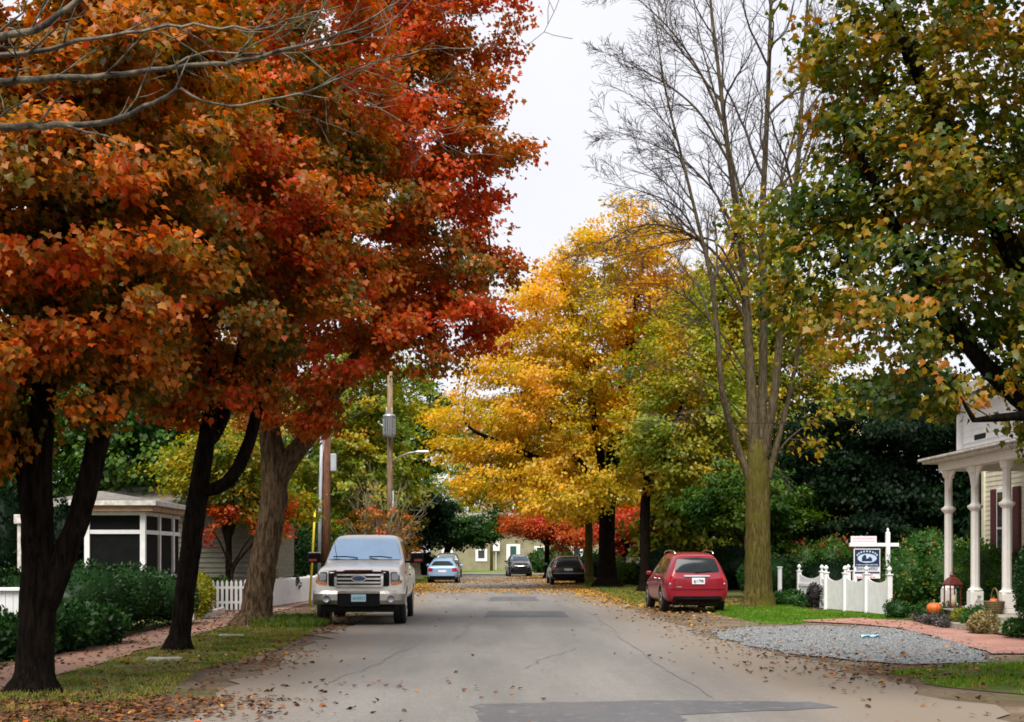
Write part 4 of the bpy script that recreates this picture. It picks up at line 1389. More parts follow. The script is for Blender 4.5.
# white board fence at the far left
def finial_post(mb, x, y, h, w=.11):
    mb.box(x - w / 2, x + w / 2, y - w / 2, y + w / 2, 0, h, .006)
    mb.box(x - w / 2 - .02, x + w / 2 + .02, y - w / 2 - .02, y + w / 2 + .02, h + .001, h + .035, .006)
    mb.lathe([(.045, h + .036), (.03, h + .06), (.028, h + .09), (.055, h + .12), (.065, h + .15), (.05, h + .185), (.02, h + .21), (.008, h + .225)], 12, (x, y, 0))


t = thing('board_fence', 'low white vertical board fence with a flat rail at the far left edge', 'fence', (-7.9, 22, 0))
mb = MB()
x = -3.2
while x < .50:
    mb.box(x, x + .112, -.01, .01, .06, 1.0, .003); x += .118
mb.build('boards', M['white_paint'], t)
mb = MB(); mb.box(-3.2, .62, -.07, .07, 1.005, 1.06, .008)
mb.build('top_rail', M['white_paint'], t)
for xx in (.55, -1.3, -3.1):
    mb = MB(); mb.box(xx - .05, xx + .05, .02, .12, 0, 1.004, .005)
    mb.build('post', M['white_paint'], t)
shrub('shrub', 'tall dark bush at the left end of the screened porch', (-12.6, 32.5, 0), [((0, 0, 1.1), (1.0, 1.0, 1.3)), ((-1.4, 0, 1.2), (1, 1, 1.4))], M['leaf_ever'], 5200, .10, (.5, .2, .14, .5), seed=79)


def picket_run(t, o, a, b, hgt, gap, w=.072, posts=4):
    a, b = np.array(a, float), np.array(b, float)
    L = np.linalg.norm(b - a)
    d = (b - a) / L
    nrm = np.array([-d[1], d[0]])
    ang = math.atan2(d[1], d[0])
    def place(mb):
        Mx = Matrix.Translation(Vector((a[0] - o[0], a[1] - o[1], 0))) @ Matrix.Rotation(ang, 4, 'Z')
        mb.v = [tuple(Mx @ Vector(v)) for v in mb.v]
        return mb
    mb = MB()
    s = 0
    while s < L:
        hh = hgt + random.uniform(-.008, .008)
        mb.prism([(s, .05), (s + w, .05), (s + w, hh - .06), (s + w / 2, hh), (s, hh - .06)], 'y', -.02, -.002)
        s += w + gap
    place(mb).build('pickets', M['white_paint'], t)
    mb = MB()
    for z in (.22, hgt - .25):
        mb.box(0, L, 0, .035, z, z + .07, .004)
    place(mb).build('rails', M['white_paint'], t)
    for k in range(posts):
        mb = MB()
        q = L * k / (posts - 1)
        mb.box(q - .045, q + .045, .036, .126, 0, hgt + .03, .006)
        place(mb).build('post', M['white_paint'], t)


t = thing('picket_fence', 'white pointed picket fence turning the corner behind the thick grey maple', 'fence', (-6.7, 39, 0))
picket_run(t, (-6.7, 39), (-7.85, 38.6), (-6.62, 39.0), .88, .055, posts=2)
picket_run(t, (-6.7, 39), (-6.60, 39.05), (-5.95, 47.2), .86, .03, posts=5)
picket_run(t, (-6.7, 39), (-5.94, 47.3), (-6.1, 58), .86, .04, posts=5)

t = MB()
s = 0
while s < 3.4:
    t.box(-7.05 + s * .02 - .06, -7.05 + s * .02 + .06, 33.4 + s, 33.4 + s + .21, 0, .17 + random.uniform(-.02, .03), .015)
    s += .225
tag(t.build('stone_edging', M['old_white'], None), 'low row of pale edging stones along the brick walk before the picket fence', 'edging')

for (px, py, w, d_, lab) in ((164, 662, .50, .34, 'flat grey slab lying in the grass beside the slender maple'), (231, 638, .46, .3, 'smaller stone slab lying in the grass before the thick grey maple')):
    gx_, gy_ = G(px, py)
    mb = MB()
    mb.box(-w / 2, w / 2, -d_ / 2, d_ / 2, 0.012, .065, .012)
    o = mb.build('stone_slab', M['stone'])
    o.location = (gx_, gy_, 0)
    o.rotation_euler = (0, 0, .1)
    tag(o, lab, 'slab', 'slabs in the grass strip')

# ------------------------------------------------------------------- hedges
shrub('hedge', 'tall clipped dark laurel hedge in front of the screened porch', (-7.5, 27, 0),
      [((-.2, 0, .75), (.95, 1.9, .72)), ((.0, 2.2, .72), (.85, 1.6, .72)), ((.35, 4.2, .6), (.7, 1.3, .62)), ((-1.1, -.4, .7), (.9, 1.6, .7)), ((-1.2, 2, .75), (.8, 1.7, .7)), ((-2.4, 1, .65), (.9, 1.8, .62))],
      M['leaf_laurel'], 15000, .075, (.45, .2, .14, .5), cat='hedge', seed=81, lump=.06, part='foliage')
shrub('shrub', 'lower broad leaved dark green shrub edging the brick walk', (-7.0, 22.8, 0),
      [((0, 0, .36), (.62, 1.1, .44)), ((-.2, -1.5, .3), (.6, .9, .36)), ((.15, 1.5, .34), (.55, .9, .40)), ((-.9, -.4, .4), (.7, 1.2, .42))], M['leaf_laurel'], 6500, .11, (.5, .2, .16, .5), seed=82)
shrub('shrub', 'low dark shrub under the white board fence at the left edge', (-7.6, 19.4, 0),
      [((0, 0, .26), (.8, 1.0, .32)), ((-1.1, .4, .28), (.8, 1.0, .34)), ((.35, -.9, .2), (.5, .6, .24)), ((-2.2, 2.0, .3), (.9, 1.2, .36))], M['leaf_laurel'], 5200, .11, (.35, .2, .14, .5), seed=83)
shrub('shrub', 'dark leafy bush behind the trunks of the near forked maple', (-9.1, 26, 0),
      [((0, 0, .62), (.9, 1.0, .66)), ((-1.4, .3, .65), (.9, 1, .7))], M['leaf_ever'], 6500, .10, (.5, .2, .14, .5), seed=84)
shrub('shrub', 'yellow leaved bush peeping out beside the clipped hedge', (-7.0, 33.9, 0), [((0, 0, .6), (.42, .5, .6))], M['leaf_yellow'], 1700, .08, (.5, .2, .2, .4), seed=85)
shrub('shrub', 'rounded green bush against the grey clapboard wall', (-8.6, 40.3, 0), [((0, 0, .55), (.7, .6, .6)), ((.8, .2, .45), (.5, .5, .5))], M['leaf_green'], 3200, .08, (.6, .2, .15, .5), seed=86)
shrub('shrub', 'light lime bush behind the picket fence', (-7.2, 44.5, 0), [((0, 0, .6), (.6, 1.2, .75)), ((-.3, 2, .5), (.6, 1.2, .65))], M['leaf_yellow'], 3600, .09, (.25, .2, .15, .6), seed=87)
shrub('vine', 'dark plum vine hanging over the picket fence top', (-6.15, 45.0, 0), [((0, 0, .75), (.10, .28, .17)), ((.05, .3, .6), (.08, .12, .14))], M['leaf_plum'], 300, .09, (.2, .2, .2, .4), seed=88, core=0)
shrub('shrub', 'open dark shrub behind the picket fence with the houses showing through', (-8.2, 56, 0), [((0, 0, 1.2), (1.2, 1.2, 1.1)), ((1.2, .4, .9), (.9, .9, .9)), ((.3, .3, 2.2), (.8, .8, .6))], M['leaf_ever'], 4200, .12, (.55, .25, .2, .6), seed=89, core=.4)
shrub('shrub', 'broad green bush beyond the fence beside the pickup', (-6.9, 66, 0), [((0, 0, 1.2), (1.6, 1.6, 1.3)), ((1.4, 2, .9), (1.2, 1.6, 1.0)), ((-2, 1, 1.4), (1.6, 1.6, 1.5))], M['leaf_green'], 7000, .16, (.5, .25, .2, .9), seed=90)
shrub('shrub', 'large green bush closing the garden left of the screened porch', (-16.5, 45, 0), [((0, 0, 2), (2.4, 1.8, 2.4)), ((-3, 1, 2), (2.4, 1.8, 2.6)), ((2, 1, 1.6), (1.6, 1.5, 2.0))], M['leaf_green'], 9000, .15, (.4, .25, .15, .9), seed=78)
# right side bushes
shrub('hedge', 'rounded clipped dark bush behind the mossy trunk', (9.35, 47, 0), [((0, 0, .8), (.95, .9, .86))], M['leaf_box'], 5200, .07, (.3, .2, .12, .5), cat='hedge', seed=91, lump=.03)
shrub('hedge', 'square dark hedge standing between the mossy trunk and the picket fence', (10.2, 47.5, 0), [((0, 0, .6), (.75, 1.0, .95)), ((1.5, 1, .6), (1.2, 1.0, .9)), ((3.2, 2, .7), (1.4, 1.0, 1.0))], M['leaf_ever'], 6500, .09, (.5, .2, .12, .5), cat='hedge', seed=92, lump=.05)
shrub('shrub', 'yellow green garden bush showing above the picket fence', (11.2, 50, 0), [((0, 0, 1.0), (.9, .8, 1.05)), ((1.2, .3, 1.2), (.9, .8, 1.0)), ((2.4, .6, 1.0), (.9, .8, 1.0))], M['leaf_mixed'], 6500, .12, (.55, .28, .2, .8), seed=93)
shrub('shrub', 'tall mixed bush with reddish tips between the sign and the porch', (12.0, 38.6, 0), [((-.4, 0, .9), (.75, .9, 1.0)), ((.5, -.2, 1.0), (.9, .9, 1.1)), ((1.5, -.4, .95), (.9, .9, 1.0)), ((.2, .2, 1.75), (.7, .7, .5))], M['leaf_mixed'], 11000, .10, (.42, .25, .2, .6), seed=94, lump=.12)
shrub('shrub', 'dense green bush behind the porch columns', (12.3, 34.6, 0), [((0, 0, .85), (.7, 1.0, .95)), ((.1, -2.0, .8), (.6, 1.2, .9)), ((.2, 1.3, 1.0), (.7, .8, 1.0))], M['leaf_green'], 8000, .09, (.5, .25, .16, .6), seed=95)
shrub('topiary_bush', 'clipped round evergreen bush at the right edge of the porch', (10.05, 25.3, 0), [((0, 0, 1.0), (.52, .52, 1.02))], M['leaf_box'], 5200, .055, (.12, .12, .10, .4), cat='bush', seed=96, lump=.03)
shrub('shrub', 'small rounded boxwood at the corner of the picket fence', (9.95, 33.95, 0), [((0, 0, .22), (.33, .33, .28))], M['leaf_box'], 1500, .045, (.35, .2, .12, .3), seed=97)
shrub('shrub', 'leafy green plants at the foot of the fence gate', (9.25, 42.4, 0), [((0, 0, .2), (.5, .4, .32)), ((-.45, .3, .16), (.35, .3, .26)), ((.4, -.5, .16), (.35, .3, .26))], M['leaf_box'], 2000, .09, (.6, .25, .16, .3), seed=98, core=.6)
shrub('shrub', 'small dark plum ball shaped bush in front of the fence gate', (9.55, 40.9, 0), [((0, 0, .42), (.26, .26, .36))], M['leaf_plum'], 900, .05, (.15, .15, .12, .3), seed=99)
shrub('ground_cover', 'low dark purple ground cover edging the flower bed', (10.0, 30.6, .02), [((0, .4, .09), (.35, .9, .16)), ((-.05, -.7, .09), (.35, .7, .15)), ((.1, 1.5, .08), (.3, .5, .14))], M['leaf_plum'], 2600, .055, (.6, .3, .25, .25), cat='plant', seed=100, core=.7, lump=.2)
shrub('flowering_plant', 'loose yellow green plant in the flower bed below the first column', (10.05, 29.6, .02), [((0, 0, .2), (.26, .3, .24))], M['leaf_yellow'], 700, .06, (.2, .2, .2, .3), cat='plant', seed=101, core=.4)
shrub('flowering_plant', 'bright green mounded plant below the second column', (10.1, 28.9, .02), [((0, 0, .26), (.30, .3, .28))], M['leaf_box'], 1300, .05, (.75, .2, .12, .3), cat='plant', seed=102, core=.7)
shrub('ornamental_grass', 'straw coloured tuft of dry plants beside the small pumpkin', (9.75, 27.5, .02), [((0, 0, .2), (.28, .32, .24)), ((0, .3, .15), (.2, .2, .18))], M['leaf_straw'], 1500, .07, (.5, .25, .2, .3), cat='plant', seed=103, core=.4)
shrub('flowering_plant', 'green leafy plant in the bed at the right edge', (9.9, 26.1, .02), [((0, 0, .18), (.3, .3, .22))], M['leaf_box'], 1000, .06, (.6, .2, .15, .3), cat='plant', seed=104, core=.5)
shrub('flowering_plant', 'green plants between the large pumpkin and the boxwood', (10.25, 32.6, .02), [((0, 0, .22), (.35, .35, .28)), ((.4, -.2, .2), (.3, .3, .25))], M['leaf_box'], 1500, .06, (.5, .2, .15, .3), cat='plant', seed=105, core=.6)


# ------------------------------------------------- right scalloped fence
t = thing('scalloped_fence', 'white scalloped board fence with urn topped posts along the brick walk', 'fence', (9.8, 37, 0))
FO = (9.8, 37)
def fence_panel(a, b, hi, lo, gap=.004, bw=.088):
    a, b = np.array(a, float), np.array(b, float)
    L = np.linalg.norm(b - a)
    ang = math.atan2(b[1] - a[1], b[0] - a[0])
    Mx = Matrix.Translation(Vector((a[0] - FO[0], a[1] - FO[1], 0))) @ Matrix.Rotation(ang, 4, 'Z')
    n = max(2, int(L / (bw + gap)))
    w = L / n
    mb = MB()
    for k in range(n):
        def top(s):
            u = 2 * s / L - 1
            return lo + (hi - lo) * (abs(u) ** 2.2)
        s0, s1 = k * w + gap / 2, (k + 1) * w - gap / 2
        mb.prism([(s0, .07), (s1, .07), (s1, top(s1)), ((s0 + s1) / 2, top((s0 + s1) / 2)), (s0, top(s0))], 'y', -.011, .011)
    mb.box(0, L, .012, .045, .2, .28)
    mb.box(0, L, .012, .045, .62, .7)
    mb.v = [tuple(Mx @ Vector(v)) for v in mb.v]
    mb.build('boards', M['white_paint'], t)
front = [(9.52, 39.3), (9.72, 38.0), (9.92, 36.6), (10.12, 35.2)]
ret = [(10.12, 35.2), (11.0, 35.7)]
gate = [(9.52, 39.3), (9.95, 41.6), (9.72, 43.6)]
back = [(11.15, 43.2), (11.45, 43.6), (11.6, 42.0)]
for run in (front, gate):
    for a, b in zip(run[:-1], run[1:]):
        fence_panel(a, b, 1.02, .86, gap=.03 if run is gate and b == gate[1] else .004)
for q in front + gate[1:] + back[:2]:
    mb = MB()
    finial_post(mb, 0, 0, 1.06, .12)
    o = mb.build('post', M['white_paint'], t)
    o.location = (q[0] - FO[0], q[1] - FO[1], 0)
t = MB(); t.box(-.06, .06, -.06, .06, 0, 1.15, .01); t.box(-.08, .08, -.08, .08, 1.151, 1.19, .01)
o = tag(t.build('fence_post', M['white_paint']), 'lone white fence post against the dark hedge beside the mossy trunk', 'post')
o.location = (9.62, 46.0, 0)

# real estate sign hung from a white yardarm post
SX, SY = 11.05, 38.6
t = thing('real_estate_sign', 'white yardarm post with a hanging navy real estate sign behind the fence', 'sign', (SX, SY, 0), 0)
M['sign_navy'] = surf('sign_navy', (.022, .030, .085), (.018, .025, .07), 6, .35)
M['sign_pale'] = surf('sign_pale_blue', (.50, .62, .74), (.44, .56, .70), 6, .4)
M['sign_white'] = surf('sign_white', (.78, .76, .78), (.72, .70, .72), 6, .4)
M['sign_red'] = surf('sign_red', (.60, .07, .07), (.5, .05, .05), 6, .4)
M['sign_pink'] = surf('sign_pink', (.74, .45, .50), (.70, .4, .46), 6, .4)
mb = MB(); mb.box(-.055, .055, -.055, .055, 0, 2.16, .008)
mb.lathe([(.075, 2.161), (.075, 2.19), (.05, 2.2), (.03, 2.23), (.045, 2.26), (.02, 2.30), (.004, 2.32)], 4, rot0=math.pi / 4, smooth=False)
mb.build('post', M['white_paint'], t)
mb = MB(); mb.box(-1.06, -.057, -.045, .045, 1.80, 1.90, .008); mb.box(.057, .30, -.045, .045, 1.80, 1.90, .008)
mb.build('arm', M['white_paint'], t)
for hx_ in (-.335, -.765):
    mb = MB(); mb.box(hx_ - .005, hx_ + .005, -.005, .005, 1.74, 1.80)
    mb.build('hanger', M['steel'], t)
pn = MB(); pn.box(-.94, -.21, -.015, .015, .92, 1.745, .004)
pn = pn.build('sign_panel', M['sign_white'], t)
mb = MB(); mb.box(-.915, -.235, -.020, -.0155, 1.25, 1.72)
mb.build('navy_field', M['sign_navy'], pn)
mb = MB(); mb.prism(ellipse(-.575, 1.48, .265, .125, 32), 'y', -.0245, -.0205)
mb.build('oval', M['sign_pale'], pn)
mb = MB()      # little house drawing inside the oval
mb.prism([(-.72, 1.40), (-.44, 1.40), (-.44, 1.47), (-.50, 1.53), (-.56, 1.47), (-.60, 1.47), (-.60, 1.55), (-.64, 1.58), (-.68, 1.55), (-.72, 1.5)], 'y', -.0285, -.025)
mb.build('house_drawing', M['sign_navy'], pn)
mb = MB()      # unreadable lines of small print
def print_line(mb, x0, x1, z, hgt, y=-.0245, seed=0):
    g = random.Random(seed)
    x = x0
    while x < x1:
        w = g.uniform(.014, .034)
        a = g.uniform(.55, 1)
        mb.box(x, min(x + w, x1), y, y + .004, z, z + hgt * a)
        x += w + g.uniform(.007, .02)
mb.box(-.87, -.28, -.0242, -.0205, 1.298, 1.306, 0, 1)
print_line(mb, -.87, -.28, 1.285, .035, seed=1)
mb.build('pale_lettering', [M['sign_pale'], M['sign_navy']], pn)
mb = MB()
for k in range(9):      # arched line over the oval
    a = math.radians(155 - k * 16.2)
    x, z = -.575 + .30 * math.cos(a), 1.475 + .175 * math.sin(a)
    mb.box(x - .02, x + .02, -.0245, -.0205, z, z + .045)
mb.tube([(-.575 + .30 * math.cos(a), -.0208, 1.497 + .175 * math.sin(a)) for a in np.linspace(R(155), R(25), 12)], .003, 4, mi=1)
mb.build('arched_lettering', [M['sign_pale'], M['sign_navy']], pn)
for z, s in ((1.195, 2), (1.15, 3)):
    mb = MB(); print_line(mb, -.87, -.28, z, .038, -.0195, s); mb.box(-.87, -.28, -.0185, -.0152, z + .014, z + .022, 0, 1)
    mb.build('blue_lettering', [M['sign_navy'], M['sign_white']], pn)
mb = MB(); mb.box(-.915, -.235, -.0195, -.0155, 1.06, 1.10)
mb.build('navy_band', M['sign_navy'], pn)
mb = MB(); mb.box(-.915, -.235, -.0195, -.0155, 1.105, 1.135)
mb.build('blue_band', M['sign_pale'], pn)
for a_, b_, z, s in ((-.72, -.42, 1.005, 5), (-.86, -.36, .945, 6)):
    mb = MB(); print_line(mb, a_, b_, z, .042, -.0195, s); mb.box(a_, b_, -.0185, -.0152, z + .014, z + .022, 0, 1)
    mb.build('red_lettering', [M['sign_red'], M['sign_white']], pn)
mb = MB(); mb.box(-1.02, -.31, -.012, .012, 1.903, 2.09, .003)
rd = mb.build('rider_panel', M['sign_white'], t)
for z, s in ((2.01, 7), (1.935, 8)):
    mb = MB(); print_line(mb, -.97, -.36, z, .05, -.0165, s); mb.box(-.97, -.36, -.0155, -.0118, z + .02, z + .028, 0, 1)
    mb.build('pink_lettering', [M['sign_pink'], M['sign_white']], rd)

# ---------------------------------------------------- right house and porch
HX = 10.86
h = thing('porch_house', 'white house with a tall columned porch and an upper storey behind the maple leaves', 'house', (12, 28, 0))
O = Vector((12, 28, 0))
mb = MB(); mb.box(HX - .28, 13.2, 15, 33.75, .0, .30); mb.box(HX - .34, 13.2, 14.95, 33.8, .302, .345, .01)
rel(mb).build('porch_floor', M['stone'], h)
for yy in (33.0, 31.2, 29.3, 26.0, 22.6):
    mb = MB()
    z0, zt = .346, 3.55
    mb.box(-.17, .17, -.17, .17, z0, z0 + .10, .01)
    mb.box(-.145, .145, -.145, .145, z0 + .102, z0 + .42, .02)
    mb.lathe([(.16, z0 + .422), (.165, z0 + .45), (.105, z0 + .50), (.098, z0 + .55), (.093, z0 + 2.2), (.11, z0 + 2.22), (.165, z0 + 2.28), (.17, z0 + 2.32), (.105, z0 + 2.36), (.088, z0 + 2.40), (.088, zt - .18), (.13, zt - .14), (.15, zt - .002)], 8, rot0=math.pi / 8, smooth=False)
    o = mb.build('column', M['cream_paint'], h)
    o.location = (HX + .02 - O.x, yy - O.y, 0)
mb = MB()
mb.box(HX - .16, HX + .16, 14.5, 33.2, 3.551, 3.74, .01)
mb.box(HX + .165, 13.3, 33.0, 33.2, 3.551, 3.74, .01)
rel(mb).build('entablature', M['cream_paint'], h)
mb = MB()
mb.box(HX - .42, 13.4, 14.3, 33.6, 3.742, 3.80, .008)
mb.box(HX - .50, 13.4, 14.2, 33.7, 3.803, 3.87, .02)
mb.add([(HX - .5, 14.2, 3.873), (13.4, 14.2, 4.18), (13.4, 33.7, 4.18), (HX - .5, 33.7, 3.873)], [(0, 1, 2, 3)])
mb.add([(HX - .5, 33.7, 3.873), (13.4, 33.7, 3.873), (13.4, 33.7, 4.18)], [(0, 1, 2)])
rel(mb).build('porch_roof', M['old_white'], h)
for (yy, s) in ((33.0, -1), (31.2, 1), (31.2, -1)):
    mb = MB()
    pr = [(0, 0), (.42, 0), (.30, -.07), (.18, -.14), (.10, -.26), (.05, -.40), (0, -.46)]
    mb.prism([(p * s, q) for p, q in pr], 'x', -.02, .02)
    o = mb.build('bracket', M['cream_paint'], h)
    o.location = (HX - O.x, yy + s * .13 - O.y, 3.545)
# upper storey
mb = MB()
mb.box(11.13, 17, 14, 32.8, 3.95, 5.0)
clapboards(mb, 'x', 11.125, 14, 32.8, 4.15, 5.0, .14, sgn=-1)
clapboards(mb, 'y', 32.805, 11.13, 17, 4.25, 5.0, .14, sgn=1)
rel(mb).build('upper_wall', M['siding_white'], h)
mb = MB(); mb.box(11.03, 11.13, 32.72, 32.9, 3.95, 5.0, .005)
mb.box(10.75, 17.2, 13.6, 33.25, 5.003, 5.14, .02)
rel(mb).build('upper_trim', M['white_paint'], h)
mb = MB()
mb.add([(10.6, 13.4, 5.143), (17.4, 13.4, 5.143), (17.4, 33.4, 5.143), (10.6, 33.4, 5.143), (14, 17, 7.4), (14, 30, 7.4)], [(0, 1, 4), (1, 2, 5, 4), (2, 3, 5), (3, 0, 4, 5), (0, 3, 2, 1)])
rel(mb).build('upper_roof', M['roof_grey'], h)
mb = MB(); mb.box(11.10, 11.121, 31.2, 31.9, 4.18, 4.30)
rel(mb).build('vent', M['black'], h)
# front wall of the porch with a shuttered window
mb = MB()
clapboards(mb, 'x', 13.0, 14, 36.6, .35, 3.8, .125, sgn=-1)
mb.box(13.005, 17, 14, 36.6, 0, 3.9)
mb.box(12.93, 12.985, 36.45, 36.62, .35, 3.8)
rel(mb).build('front_wall', M['siding_cream'], h)
for wy in (35.0, 30.2):
    w = MB(); w.box(12.92, 12.98, wy - .52, wy + .52, 1.25, 3.25, .01)
    w = rel(w).build('window', M['white_paint'], h)
    mb = MB()
    mb.box(12.905, 12.918, wy - .42, wy + .42, 1.35, 2.22); mb.box(12.905, 12.918, wy - .42, wy + .42, 2.28, 3.15)
    rel(mb).build('pane', M['window_glass'], w)
    for s in (-1, 1):
        mb = MB()
        a = wy + s * .76
        mb.box(12.93, 12.975, a - .22, a + .22, 1.25, 3.25, .005)
        for z in np.arange(1.32, 3.18, .05):
            mb.box(12.918, 12.929, a - .18, a + .18, z, z + .035)
        rel(mb).build('shutter', M['maroon'], h)
mb = MB(); mb.box(12.90, 12.98, 32.0, 33.1, .35, 2.5, .01)
rel(mb).build('front_door', M['maroon'], h)
mb = MB(); mb.box(9.78, 10.198, 27.9, 30.0, 0, .155, .02); mb.box(10.2, HX - .35, 27.9, 30.0, 0, .345, .02)
rel(mb).build('porch_step', M['stone'], h)

# ------------------------------------------------------------- utility poles
M['creosote'] = bark('creosote_pole', (.085, .038, .025), (.16, .075, .045), .6)
M['weathered_pole'] = bark('weathered_pole', (.16, .11, .07), (.26, .19, .12), .6)
M['conduit'] = surf('grey_conduit', (.36, .38, .42), (.28, .30, .33), 3, .45)
M['guard_yellow'] = surf('yellow_guard', (.78, .55, .02), (.70, .48, .02), 4, .5)
px, py = P(326, 560, 44)[0], 44.0
t = thing('utility_pole', 'short dark brown utility pole with grey conduit behind the pickup', 'utility pole', (px, py, 0))
mb = MB(); mb.tube([(0, 0, 0), (.01, 0, 3), (.03, 0, 5.75)], [.145, .13, .12], 14)
mb.build('pole', M['creosote'], t)
mb = MB(); mb.tube([(-.22, -.12, 0), (-.17, -.12, 3), (-.10, -.12, 6.3)], [.055, .055, .05], 10)
mb.build('conduit', M['conduit'], t)
mb = MB(); mb.box(.15, .33, -.1, .1, 4.2, 4.75, .02)
mb.build('meter_box', M['conduit'], t)
mb = MB(); mb.box(-.35, .25, -.19, -.14, 5.55, 5.65, .005)
mb.lathe([(.04, 5.66), (.055, 5.70), (.03, 5.74), (.05, 5.78), (.02, 5.83)], 10, (-.28, -.16, 0))
mb.build('crossarm', M['steel'], t)
mb = MB(); mb.tube([(-.40, -.9, 0.02), (-.27, -.62, 2.95)], [.035, .035], 8)
gx_ = tag(mb.build('guy_guard', M['guard_yellow']), 'thin yellow guy wire guard beside the pickup mirror', 'guy guard')
gx_.location = (px, py, 0)
mb = MB(); mb.tube([(-.27, -.62, 2.951), (.02, -.13, 5.6)], [.008, .008], 5)
g2 = tag(mb.build('guy_wire', M['steel']), 'thin steel guy wire running from the yellow guard to the pole top', 'wire')
g2.location = (px, py, 0)

px2, py2 = P(390, 560, 62)[0], 62.0
t = thing('utility_pole', 'weathered pole carrying a grey transformer and a street lamp arm', 'utility pole', (px2, py2, 0))
mb = MB(); mb.tube([(0, 0, 0), (0, 0, 5), (0, 0, 9.7)], [.15, .135, .115], 12)
mb.build('pole', M['weathered_pole'], t)
mb = MB()
mb.lathe([(.05, 6.72), (.24, 6.74), (.27, 6.80), (.27, 7.62), (.28, 7.64), (.28, 7.70), (.20, 7.76), (.06, 7.80)], 18, (0, -.44, 0))
for k in range(9):
    a = math.pi * (1.02 + .96 * k / 8)
    mb.box(.27 * math.cos(a) - .012, .27 * math.cos(a) + .012, -.44 + .27 * math.sin(a) - .05, -.44 + .27 * math.sin(a), 6.86, 7.56)
tr_ = mb.build('transformer', M['steel'], t)
mb = MB()
for sx in (-.12, .12):
    mb.lathe([(.03, 7.77), (.05, 7.82), (.03, 7.86), (.05, 7.9), (.03, 7.94), (.045, 7.98), (.015, 8.06)], 10, (sx, -.44, 0))
mb.build('bushing', M['stone'], tr_)
mb = MB(); mb.tube([(.1, -.06, 5.65), (.4, -.15, 5.9), (.85, -.25, 6.08), (1.25, -.3, 6.12)], .03, 8)
ar = mb.build('lamp_arm', M['steel'], t)
mb = MB(); mb.lathe([(.02, -.36), (.07, -.30), (.12, -.1), (.13, .08), (.10, .22), (.03, .28)], 12, (1.48, -.33, 6.12), M=Matrix.Rotation(R(90), 4, 'Y') @ Matrix.Diagonal((.55, 1, 1, 1)))
mb.build('lamp_head', M['sign_white'], ar)
mb = MB(); mb.tube([(.14, -.08, 2.4), (.14, -.08, 4.4)], .04, 8)
mb.build('conduit', M['conduit'], t)


def wire(a, b, sag, lab, r=.012, n=24):
    a, b = Vector(a), Vector(b)
    pts = [a.lerp(b, k / n) - Vector((0, 0, sag * 4 * (k / n) * (1 - k / n))) for k in range(n + 1)]
    mb = MB(); mb.tube([p - a for p in pts], r, 5)
    o = mb.build('overhead_wire', M['black'])
    o.location = a
    tag(o, lab, 'wire', 'overhead wires')


wire((px, py - .16, 5.72), (px2, py2 - .12, 9.3), .5, 'thin overhead wire from the brown pole to the transformer pole')
wire((px2 + .12, py2, 9.4), (11.15, 32.9, 4.9), .9, 'service wire crossing the street to the porch house', .008)

# ------------------------------------------------------- far stone coloured house
M['far_wall'] = surf('far_olive_wall', (.27, .24, .15), (.20, .18, .11), 1.2, .85, .4, 6)
h = thing('far_house', 'wide olive stone house closing the end of the street', 'house', (3, 152, 0))
O = Vector((3, 152, 0))
mb = MB(); mb.box(-6, 14, 148, 158, 0, 4.4)
rel(mb).build('wall', M['far_wall'], h)
mb = MB()
mb.add([(-6.4, 147.5, 4.4), (14.4, 147.5, 4.4), (14.4, 158.5, 4.4), (-6.4, 158.5, 4.4), (-6.4, 153, 6.2), (14.4, 153, 6.2)], [(0, 1, 5, 4), (2, 3, 4, 5), (1, 2, 5), (3, 0, 4), (0, 3, 2, 1)])
rel(mb).build('roof', M['roof_grey'], h)
for (wx, z0, z1, w_) in ((-.6, .9, 2.2, .62), (5.6, 1.0, 2.5, .6), (9.5, 1.0, 2.5, .6), (-4.2, 1.0, 2.4, .6)):
    f = MB(); f.box(wx - w_, wx + w_, 147.93, 147.99, z0, z1, .01)
    f = rel(f).build('window', M['white_paint'], h)
    mb = MB(); mb.box(wx - w_ * .55, wx + w_ * .55, 147.90, 147.928, z0 + .35, z1 - .15)
    rel(mb).build('pane', M['window_glass'], f)
mb = MB(); mb.box(2.05, 3.5, 147.92, 147.99, .1, 2.7, .01)
f = rel(mb).build('door_frame', M['white_paint'], h)
mb = MB(); mb.box(2.45, 3.1, 147.88, 147.918, .12, 2.5, .01)
rel(mb).build('door', M['teal_paint'], f)
mb = MB(); mb.box(.55, 1.35, 147.6, 147.66, 2.0, 3.0, .01); mb.box(.92, .98, 147.661, 147.72, 0, 2.9)
o = tag(mb.build('white_notice_board', M['sign_white']), 'small white notice board on a post before the far house', 'sign')
t = thing('utility_pole', 'plain distant pole standing in front of the far house', 'utility pole', (.45, 140, 0))
mb = MB(); mb.tube([(0, 0, 0), (0, 0, 9)], [.17, .13], 10)
mb.build('pole', M['weathered_pole'], t)
mb = MB(); mb.box(-.8, .8, -.19, -.14, 8.3, 8.4)
mb.build('crossarm', M['weathered_pole'], t)
shrub('shrub', 'round green bush beside the far house door behind the black car', (4.8, 122, 0), [((0, 0, 1.0), (1.4, 1.2, 1.1)), ((1.6, .4, 1.2), (1.2, 1, 1.3))], M['leaf_green'], 4200, .18, (.4, .25, .15, .8), seed=111)
shrub('hedge', 'dark hedge row far along the right side under the scarlet maples', (7.6, 100, 0), [((0, 0, .9), (1.6, 4, 1.0)), ((2, 2, .9), (1.6, 4, 1.1)), ((.5, -6, .8), (1.2, 4, .9))], M['leaf_ever'], 5200, .16, (.5, .2, .15, .8), cat='hedge', seed=112)
